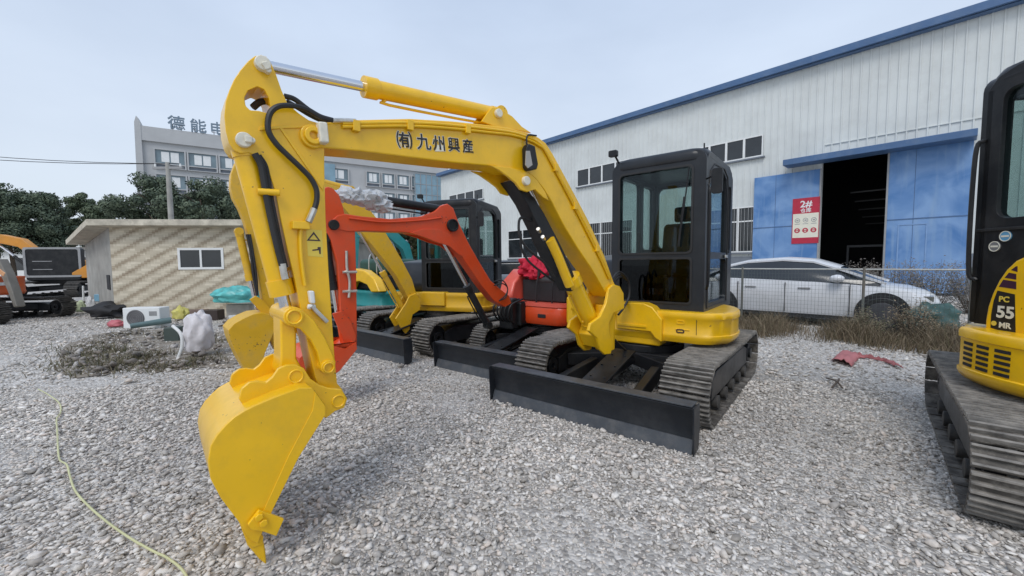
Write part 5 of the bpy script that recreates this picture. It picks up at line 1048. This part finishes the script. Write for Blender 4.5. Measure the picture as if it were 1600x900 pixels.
def stone_mat(name, lo, mid, hi):
    m, t, b = newmat(name); N = t.nodes.new; K = t.links.new; g = N('ShaderNodeNewGeometry')
    c = N('ShaderNodeValToRGB'); e = c.color_ramp.elements; e[0].color = (*lo, 1); e[1].color = (*hi, 1)
    for p_, q in ((.22, (mid[0]*.72, mid[1]*.71, mid[2]*.71)), (.5, mid), (.62, (mid[0]*1.08, mid[1]*1.0, mid[2]*.96)), (.75, (mid[0]*1.2, mid[1]*1.2, mid[2]*1.22))): k = e.new(p_); k.color = (*q, 1)
    K(g.outputs['Random Per Island'], c.inputs[0])
    n = N('ShaderNodeTexNoise'); n.inputs['Scale'].default_value = 60; n.inputs['Detail'].default_value = 4; K(g.outputs['Position'], n.inputs[0])
    r = N('ShaderNodeMapRange'); r.inputs[1].default_value = .3; r.inputs[2].default_value = .7; r.inputs[3].default_value = .82; r.inputs[4].default_value = 1.15; K(n.outputs[0], r.inputs[0])
    n2 = N('ShaderNodeTexNoise'); n2.inputs['Scale'].default_value = .5; n2.inputs['Detail'].default_value = 6; K(g.outputs['Position'], n2.inputs[0])
    r2 = N('ShaderNodeMapRange'); r2.inputs[1].default_value = .3; r2.inputs[2].default_value = .7; r2.inputs[3].default_value = .76; r2.inputs[4].default_value = 1.14; K(n2.outputs[0], r2.inputs[0])
    mm = N('ShaderNodeMath'); mm.operation = 'MULTIPLY'; K(r.outputs[0], mm.inputs[0]); K(r2.outputs[0], mm.inputs[1])
    s = N('ShaderNodeVectorMath'); s.operation = 'SCALE'; K(c.outputs[0], s.inputs[0]); K(mm.outputs[0], s.inputs['Scale']); K(s.outputs[0], b.inputs['Base Color']); b.inputs['Roughness'].default_value = .85; return m
M['stone'] = stone_mat('crushed_stone', (.29, .265, .235), (.61, .57, .515), (.76, .72, .665))
def rock_shapes(k):
    out = []
    for i in range(k):
        bm = bmesh.new(); P = rng.normal(size=(13, 3)); P /= np.linalg.norm(P, axis=1)[:, None]; P *= rng.uniform(.8, 1.1, (13, 1)); P *= np.array([1, rng.uniform(.5, .9), rng.uniform(.38, .62)])
        for p in P: bm.verts.new(p)
        r_ = bmesh.ops.convex_hull(bm, input=bm.verts); bmesh.ops.delete(bm, geom=[v for v in bm.verts if not v.link_faces], context='VERTS')
        bmesh.ops.triangulate(bm, faces=bm.faces); bmesh.ops.recalc_face_normals(bm, faces=bm.faces); bm.verts.ensure_lookup_table()
        for j, v in enumerate(bm.verts): v.index = j
        out.append((np.array([v.co[:] for v in bm.verts]), np.array([[v.index for v in f.verts] for f in bm.faces]))); bm.free()
    return out
def scatter(name, pos, rad, m_, lift=.35):
    shp = rock_shapes(10); which = rng.integers(0, 10, len(pos)); Vs = []; Fs = []; off = 0
    for k, (v, f) in enumerate(shp):
        i = np.where(which == k)[0]; n = len(i)
        if not n: continue
        a = rng.uniform(0, 2*np.pi, n); b_ = rng.normal(0, .35, n); ca, sa, cb, sb = np.cos(a), np.sin(a), np.cos(b_), np.sin(b_)
        Rm = np.zeros((n, 3, 3)); Rm[:, 0, 0] = ca*cb; Rm[:, 0, 1] = -sa; Rm[:, 0, 2] = ca*sb; Rm[:, 1, 0] = sa*cb; Rm[:, 1, 1] = ca; Rm[:, 1, 2] = sa*sb; Rm[:, 2, 0] = -sb; Rm[:, 2, 2] = cb
        w = np.einsum('nij,vj->nvi', Rm, v)*rad[i][:, None, None]; w += pos[i][:, None, :]; w[:, :, 2] += rad[i][:, None]*lift*rng.uniform(.0, 1.6, (n, 1))
        Vs.append(w.reshape(-1, 3)); Fs.append((f[None] + (off + np.arange(n)*len(v))[:, None, None]).reshape(-1, 3)); off += n*len(v)
    V = np.concatenate(Vs).astype(np.float32); Fa = np.concatenate(Fs).astype(np.int32)
    me = bpy.data.meshes.new(name); me.vertices.add(len(V)); me.vertices.foreach_set('co', V.ravel()); me.loops.add(Fa.size); me.loops.foreach_set('vertex_index', Fa.ravel())
    me.polygons.add(len(Fa)); me.polygons.foreach_set('loop_start', np.arange(0, Fa.size, 3, dtype=np.int32)); me.update(calc_edges=True); me.materials.append(m_)
    o = bpy.data.objects.new(name, me); COL.objects.link(o); return o
def wedge(n, y0, y1, k=1.42, m0=.6):
    y = np.sqrt(rng.uniform(y0*y0, y1*y1, n)); x = rng.uniform(-1, 1, n)*(k*y+m0); return np.stack([x, y, np.zeros(n)], 1)
P1 = wedge(98000, .85, 4.6); P2 = wedge(80000, 4.6, 12.5, 1.38)
r1 = np.clip(rng.lognormal(math.log(.0118), .45, len(P1)), .006, .036); r2 = np.clip(rng.lognormal(math.log(.0185), .38, len(P2)), .012, .06)
r2 *= np.where(rng.uniform(size=len(P2)) < .5, .8, 1.0)
def fines(P):     # compacted dusty patches and faint wheel ruts where stones are sunk and small
    x, y = P[:, 0], P[:, 1]; a = np.sin(x*1.3+.7*np.sin(y*.9))*np.sin(y*1.1+1.3*np.sin(x*.6)) + .5*np.sin(x*3.1+y*1.7)*np.sin(y*2.7-x)
    t = x*.777 - y*.629; rut = np.exp(-((t+.15)/.16)**2) + np.exp(-((t-1.35)/.16)**2)
    return np.clip((a-.45)*1.6, 0, 1)*.8 + np.clip(rut, 0, 1)*.35
for P_, r_ in ((P1, r1), (P2, r2)):
    f_ = np.clip(fines(P_), 0, 1); r_ *= 1-.42*f_; P_[:, 2] -= r_*.55*f_*rng.uniform(.2, 1.3, len(P_))
tag(scatter('gravel', np.concatenate([P1, P2]), np.concatenate([r1, r2]), M['stone']), 'pale grey crushed stone covering the whole yard', 'gravel', kind='stuff')

# ================================================================ weeds, soil, rubble
def blades(name, pos, h, wd, m_, lean=.45):
    n = len(pos); a = rng.uniform(0, 2*np.pi, n); d = rng.uniform(0, 2*np.pi, n); hh = h*rng.uniform(.35, 1.3, n)*(1+.45*np.sin(pos[:, 0]*4.1)*np.sin(pos[:, 1]*3.3+1)+.2*np.sin(pos[:, 0]*11)); ln = hh*lean*rng.uniform(.1, 1.4, n)
    u = np.stack([np.cos(a), np.sin(a), 0*a], 1)*(wd*rng.uniform(.6, 1.3, n))[:, None]; k = np.stack([np.cos(d)*ln, np.sin(d)*ln, hh], 1); mid = np.stack([np.cos(d)*ln*.35, np.sin(d)*ln*.35, hh*.6], 1)
    V = np.stack([pos-u, pos+u, pos+mid+u*.7, pos+mid-u*.7, pos+k], 1).reshape(-1, 3); me = bpy.data.meshes.new(name)
    F_ = []; 
    for i in range(n): o = i*5; F_ += [(o, o+1, o+2, o+3), (o+3, o+2, o+4)]
    me.from_pydata(V.tolist(), [], F_); me.materials.append(m_); o = bpy.data.objects.new(name, me); COL.objects.link(o); return o
def ramp_island(name, cols):
    m, t, b = newmat(name); N = t.nodes.new; K = t.links.new; g = N('ShaderNodeNewGeometry'); c = N('ShaderNodeValToRGB'); e = c.color_ramp.elements
    e[0].color = (*cols[0], 1); e[1].color = (*cols[-1], 1)
    for i, q in enumerate(cols[1:-1]): k = e.new((i+1)/(len(cols)-1)); k.color = (*q, 1)
    K(g.outputs['Random Per Island'], c.inputs[0]); K(c.outputs[0], b.inputs['Base Color']); b.inputs['Roughness'].default_value = .8; b.inputs['Specular IOR Level'].default_value = .2; return m
M['drygrass'] = ramp_island('dry_grass', [(.17, .13, .09), (.12, .09, .06), (.22, .17, .11), (.32, .26, .18), (.15, .12, .075), (.10, .095, .05)])
M['weed'] = ramp_island('green_brown_weed', [(.15, .13, .09), (.10, .105, .055), (.19, .165, .11), (.24, .20, .145)])
n = 30000; k_ = rng.uniform(-1.6, 6.6, n); q_ = rng.beta(1.1, 1.6, n)*1.55; edge = .15*np.sin(k_*3.1)+.1*np.sin(k_*7.7)
pos = np.array([ff.p(a, 0)[:] for a in k_]) + np.outer(np.maximum(0, q_+edge*(q_ > .9)), -np.array([.719, .695, 0])*1.0)
# fence frame: left normal of its run points away from the yard or towards it?
sgn = 1 if (CAM-ff.o).dot(ff.n) > 0 else -1
pos = np.array([ff.p(a, sgn*(b-.25))[:] for a, b in zip(k_, q_+edge*(q_ > .8))]); pos[:, 2] = 0
dens = np.sin(k_*2.3)+np.sin(k_*5.1+1) + rng.uniform(-1.5, 2.4, n); pos = pos[dens > .1]
tag(blades('dry_grass', pos, .27, .004, M['drygrass'], .75), 'brown dry grass and weeds growing along the foot of the wire fence', 'grass', kind='stuff')
def bush(x, y, h, w, label, m_, seed, n=1500, name='dry_bush', stems=26, cat='bush', grp=None, z0=0, lw=.006):
    f = Fr((x, y), 0); o = thing(name, f, label, cat, grp); mb = MB(); tips = []
    rs_ = random.Random(seed)
    for k in range(stems):
        a = rs_.uniform(0, 6.28); r_ = w/2*math.sqrt(rs_.random()); hh = h*rs_.uniform(.55, 1.05)*(1-.3*(r_/(w/2))**2)
        b = f.p(math.cos(a)*r_*.25, math.sin(a)*r_*.25, z0); e = f.p(math.cos(a)*r_, math.sin(a)*r_, hh); mid = b.lerp(e, .5) + Vector((rs_.uniform(-.05, .05), rs_.uniform(-.05, .05), .04))
        mb.tube([b, mid, e], lambda t: .006*(1-t*.7), n=4, sm=2); tips += [(b, mid, e)]
    st_ = mb.build('stems', 'bark', o)
    V = []; 
    for i in range(n):
        b, mid, e = tips[rs_.randrange(len(tips))]; t = rs_.random()**.6; p = b.lerp(mid, t*2) if t < .5 else mid.lerp(e, t*2-1)
        p = p + Vector([rs_.gauss(0, .045*max(1, w)) for _ in range(3)]); p.z = max(p.z, .01); u = Vector([rs_.gauss(0, 1) for _ in range(3)]).normalized(); v = u.orthogonal().normalized(); s_ = rs_.uniform(.6, 1.3)*lw*3
        V += [p-u*s_, p+v*s_*.4, p+u*s_, p-v*s_*.4]
    me = bpy.data.meshes.new('leaves'); me.from_pydata([o.matrix_basis.inverted() @ v for v in V], [], [(4*i, 4*i+1, 4*i+2, 4*i+3) for i in range(n)]); me.materials.append(m_); ob_ = bpy.data.objects.new('leaves', me); COL.objects.link(ob_); ob_.parent = o
for k, off, h, w, lab, sd_, m_ in ((.62, .25, .78, .7, 'tallest dry weed bush, in front of the front wheel of the white sedan', 1, 'drygrass'), (1.2, .30, .6, .7, 'dry weed bush just left of the tallest one by the fence', 2, 'weed'), (.1, .3, .45, .5, 'dry weed bush nearest the dark green tarpaulin', 3, 'drygrass'), (5.0, .35, .4, .5, 'low weed bush at the left end of the wire fence', 5, 'weed')):
    p = ff.p(k, sgn*off); bush(p.x, p.y, h, w, lab, M[m_], sd_, n=2200, stems=44, grp='weed bushes along the fence')
for px, D, w, h, lab, sd_ in ((1405, 11.2, 1.6, 1.5, 'leafless grey shrub behind the bonnet of the white sedan', 11), (1460, 10.6, 1.5, 1.45, 'leafless grey shrub in front of the right blue door', 12), (1340, 12.5, 1.5, 1.5, 'low twiggy shrub before the dark warehouse doorway', 13), (1530, 10.0, 1.6, 1.5, 'twiggy shrub behind the right end of the fence', 14)):
    bush((px-800)/FPX*D, D, h, w, lab, M['twig'] if 'twig' in M else M.setdefault('twig', ramp_island('grey_twigs', [(.10, .09, .08), (.22, .20, .18), (.14, .12, .10)])), sd_, n=2600, name='shrub', stems=50, grp='shrubs before the warehouse doors', lw=.010)
# soil patch with rubble on the left
so = [ground_at(*q) for q in ((88, 560), (110, 538), (150, 524), (200, 517), (270, 516), (330, 520), (372, 528), (372, 570), (330, 574), (280, 578), (235, 583), (190, 578), (150, 590), (105, 588), (92, 575))]
sm_ = spline(so + [so[0]], 4)[:-1]; sm_ = [p + Vector((random.uniform(-.05, .05), random.uniform(-.05, .05), 0)) for p in sm_]
M['soil'] = mat('dark_soil', (.21, .175, .135), .95, var=.35, scale=3, bump=.8, bscale=18, dirt=(.30, .28, .25), dirt_amt=.7, dscale=5)
mb = MB(); mb.add([Vector((p.x, p.y, .012)) for p in sm_], [tuple(range(len(sm_)))]); tag(mb.build('soil_patch', 'soil', None, smooth=0), kind='structure')
cx_ = sum(p.x for p in so)/len(so); cy_ = sum(p.y for p in so)/len(so)
def in_patch(n, s=.95):
    out = []
    while len(out) < n:
        a, b = random.choice(so), random.choice(so); t, u = random.random(), random.random(); p = a.lerp(b, t).lerp(Vector((cx_, cy_, 0)), 1-s+u*.2); out.append((p.x, p.y, .012))
    return np.array(out)
pp_ = in_patch(900); tag(scatter('rubble', pp_, np.clip(rng.lognormal(math.log(.024), .6, 900), .008, .11), stone_mat('rubble_stone', (.10, .09, .08), (.28, .25, .22), (.62, .58, .54)), .5), 'loose rubble and broken stone heaped on the soil patch', 'rubble', kind='stuff')
cen = in_patch(19, .9); pos = np.concatenate([c + np.stack([rng.normal(0, .16, 130), rng.normal(0, .2, 130), np.zeros(130)], 1) for c in cen]); tag(blades('weeds', pos, .085, .006, M['weed'], 1.1), 'low green-brown weeds growing through the soil patch before the shed', 'weeds', kind='stuff')

# ================================================================ loose things in the yard
hp = [ground_at(*q) for q in ((60, 612), (76, 622), (93, 634), (95, 648), (89, 660), (90, 680), (91, 705), (94, 724), (105, 734), (110, 752), (118, 772), (138, 797), (168, 826), (205, 850), (240, 868), (262, 882), (285, 902), (300, 925))]
mb = MB(); mb.tube([Vector((p.x, p.y, .03 + .008*math.sin(i*1.7))) for i, p in enumerate(hp)], .0055, n=7)
tag(mb.build('hose', mat('pale_yellow_hose', (.56, .55, .30), .5, var=.1), None), 'thin pale yellow hose snaking over the gravel at lower left', 'hose')
def lump(name, px, py, w, h, label, cat, m_, seed, amp=.35, d=None, sub=3, freq=1.8, group=None, rot=0):
    g0 = ground_at(px, py); d = d or w*.7; mb = MB(); blob(mb, (g0.x, g0.y + d*.5, h*.52), w/2, d/2, h*.62, amp, sub, seed, freq, rot)
    o = mb.build(name, m_, None, smooth=50); mw = Vector((g0.x, g0.y, 0)); o.data.transform(Matrix.Translation(-mw)); o.matrix_basis = Matrix.Translation(mw); return tag(o, label, cat, group)
lump('sack', 298, 561, .38, .60, 'tall whitish lilac woven sack slumped on the soil patch', 'sack', mat('lilac_white_sack', (.64, .61, .62), .7, var=.15, bump=.6, bscale=22), 3, .22, .36, 4, 2.2)
mb = MB(); g0 = ground_at(285, 560); mb.tube([g0 + Vector((-.02, -.06, .0)), g0 + Vector((.05, -.05, .2)), g0 + Vector((.03, -.04, .38)), g0 + Vector((-.1, -.02, .5))], .022); tag(mb.build('plastic_strip', 'white', None), 'white curved plastic strip leaning against the lilac sack', 'strip')
lump('bag', 276, 502, .36, .30, 'crumpled yellow plastic bag beside the air conditioner unit', 'bag', mat('yellow_bag', (.55, .50, .14), .5, var=.2, bump=.4), 8, .5)
lump('bag', 122, 491, .26, .34, 'pale green plastic bag left of the black heap', 'bag', mat('pale_green_bag', (.50, .56, .36), .5, var=.2), 12, .4, group='bags by the shed corner')
lump('bag', 138, 488, .26, .38, 'white plastic bag between the pale green bag and black heap', 'bag', mat('white_bag', (.68, .68, .68), .45, var=.1), 14, .4, group='bags by the shed corner')
lump('rubbish_heap', 152, 500, .95, .36, 'black heap of rubbish bags at the left corner of the shed', 'heap', 'dark', 16, .5, .5)
lump('tub', 174, 513, .32, .15, 'faded pink-red tub lying in front of the shed corner', 'tub', mat('faded_pink_plastic', (.50, .12, .14), .5), 18, .25)
lump('tarpaulin', 1482, 530, .85, .52, 'dark green tarpaulin bundle by the nose of the white sedan', 'tarpaulin', mat('dark_green_tarp', (.035, .085, .075), .38, var=.25, bump=.5, bscale=14), 21, .25, .6, 4, 2.6)
lump('tarpaulin', 361, 474, 1.15, .40, 'bright turquoise tarpaulin thrown over boxes by the shed front', 'tarpaulin', mat('turquoise_tarp', (.10, .44, .42), .35, var=.35, scale=5, bump=.5, bscale=12), 23, .22, .55, 4, 2.6)
o = bpy.data.objects['tarpaulin.001']; o.matrix_basis = Matrix.Translation(Vector((-6.72, 9.55, .42)))
def boxthing(name, px, py, w, d, h, label, cat, m_, deg=0, z=0, bev=.015, group=None, parts=None):
    g0 = ground_at(px, py); f = Fr((g0.x, g0.y, z), deg)
    mb = MB(); mb.box(f, -w/2, w/2, 0, d, 0, h); o = thing(name, f, label, cat, group); mb.build('body', m_, o, bevel=bev); return o, f
o, f = boxthing('air_conditioner', 222, 513, .78, .3, .46, 'white air conditioner outdoor unit standing on the ground by the shed', 'air conditioner', 'white', 4)
mb = MB(); mb.cyl(f.p(-.12, -.012, .23), f.p(-.12, .004, .23), .185, n=36); fg = mb.build('fan_recess', mat('fan_grey', (.10, .095, .10), .6), o)
mb = MB(); 
for r_ in (.05, .09, .13, .17): mb.ring(f.p(-.12, -.02, .23), f.p(-.12, -.012, .23), r_, r_-.006)
mb.build('fan_grille', 'grey', fg); mb = MB(); mb.box(f, .17, .33, -.006, .0, .28, .38); mb.build('badge', 'grey', o)
mb = MB(); a = ground_at(204, 517); b = ground_at(268, 511); mb.cyl(Vector((a.x, a.y, .10)), Vector((b.x, b.y, .16)), .055, .07, n=18); tag(mb.build('pipe', mat('grey_green_pipe', (.11, .17, .17), .5), None, bevel=.005), 'thick grey-green pipe lying in front of the air conditioner unit', 'pipe')
boxthing('crate', 268, 534, .24, .24, .26, 'small dark green crate left of the lilac sack', 'crate', mat('dark_green_crate', (.06, .08, .07), .6), 15)
boxthing('crate', 328, 501, .38, .3, .26, 'dark brown crate between the yellow bag and turquoise tarpaulin', 'crate', mat('dark_brown_crate', (.05, .035, .03), .6), 5)
boxthing('crate', 372, 502, .62, .45, .42, 'whitish box under the turquoise tarpaulin', 'crate', mat('dirty_white_box', (.42, .38, .33), .7, var=.15), -6)
boxthing('crate', 300, 496, .6, .3, .20, 'low brown box behind the yellow bag at the shed wall', 'crate', mat('brown_card', (.20, .145, .12), .8, var=.2), 3)
g0 = ground_at(367, 506); f = Fr((g0.x, g0.y), 0); mb = MB(); mb.cyl(f.p(0, 0, 0), f.p(0, 0, .2), .09, .12, n=24); bb = thing('bucket', f, 'small white and blue bucket in front of the whitish box', 'bucket'); mb.build('body', 'white', bb, bevel=.006); mb = MB(); mb.ring(f.p(0, 0, .05), f.p(0, 0, .12), .115, .10); mb.build('blue_band', mat('blue_band', (.15, .25, .55), .5), bb)
boxthing('crate', 158, 486, .34, .3, .22, 'light blue crate on top of the black heap', 'crate', mat('light_blue_crate', (.22, .42, .55), .5), 10, z=.30)
boxthing('pallet', 78, 482, .8, .4, .16, 'faded red boards stacked behind the orange-red excavator', 'boards', mat('faded_red_board', (.42, .10, .10), .7, var=.2), 5)
boxthing('pallet', 100, 484, .6, .5, .24, 'dull olive boards right of the faded red ones', 'boards', mat('olive_board', (.13, .12, .07), .8, var=.2), -10)
mb = MB(); g0 = ground_at(131, 482); mb.cyl(g0, g0 + Vector((.03, 0, .75)), .025, n=10); tag(mb.build('stake', 'white', None), 'short white upright stake behind the plastic bags', 'stake')
mb = MB()
q = [ground_at(*z_) for z_ in ((1314, 570), (1328, 556), (1350, 560), (1372, 565), (1392, 570), (1404, 576))]
from mathutils import noise as _n
vs = []; nx, ny = 34, 9
for i in range(nx):
    t = i/(nx-1)*(len(q)-1); j_ = min(int(t), len(q)-2); c = q[j_].lerp(q[j_+1], t-j_); w_ = (.17 if i < 10 else .10)*(1 if i < nx-4 else .6)
    for j in range(ny): y_ = (j/(ny-1)-.5)*2*w_; hh_ = .012 + .045*abs(_n.noise(Vector((i*.35, j*.5, 2))))*1.6 + (.03 if i < 8 else 0); edge_ = 1-abs(j/(ny-1)-.5)*2; vs.append(c + Vector((0, y_, hh_*min(1, edge_*2.2)+.02)))
mb.add(vs, [(i*ny+j, i*ny+j+1, (i+1)*ny+j+1, (i+1)*ny+j) for i in range(nx-1) for j in range(ny-1)]); pk = mb.build('cloth', mat('dusty_pink_cloth', (.42, .15, .15), .8, var=.2, bump=.3), None, smooth=60); so_ = pk.modifiers.new('thickness', 'SOLIDIFY'); so_.thickness = .006
tag(pk, 'dusty pink cloth lying crumpled at the edge of the dry grass', 'cloth')
for i, (a_, b_) in enumerate((((1291, 596), (1316, 612)), ((1300, 611), (1311, 598)))):
    mb = MB(); a = ground_at(*a_); b = ground_at(*b_); mb.tube([a + Vector((0, 0, .04)), (a+b)/2 + Vector((.02, 0, .06)), b + Vector((0, 0, .04))], .009, n=6); tag(mb.build('twig', 'bark', None), ['longer dark twig lying on the gravel right of the main track', 'shorter dark twig crossing the longer one on the gravel'][i], 'twig')
for i, (a_, b_) in enumerate((((343, 514), (372, 508)), ((350, 507), (366, 518)))):
    mb = MB(); a = ground_at(*a_); b = ground_at(*b_); mb.bar(a + Vector((0, 0, .06)), b + Vector((0, 0, .07)), .06, .03); tag(mb.build('plank', 'bark', None, bevel=.004), ['dark plank pointing right behind the lilac sack', 'short dark plank lying across the longer dark plank'][i], 'plank')
# dark slab painting in the shade of an opening in the shed's side wall
mb = MB(); q = sd.p(.55, 0)
mb.add([sd.p(a, b, z) for z in (.75, 1.15) for a, b in ((.35, .02), (.85, .02), (.85, -.02), (.35, -.02))], [(0, 1, 2, 3), (4, 5, 6, 7), (0, 1, 5, 4), (1, 2, 6, 5), (2, 3, 7, 6), (3, 0, 4, 7)]); mb.build('opening_shade', 'dark', sh_)
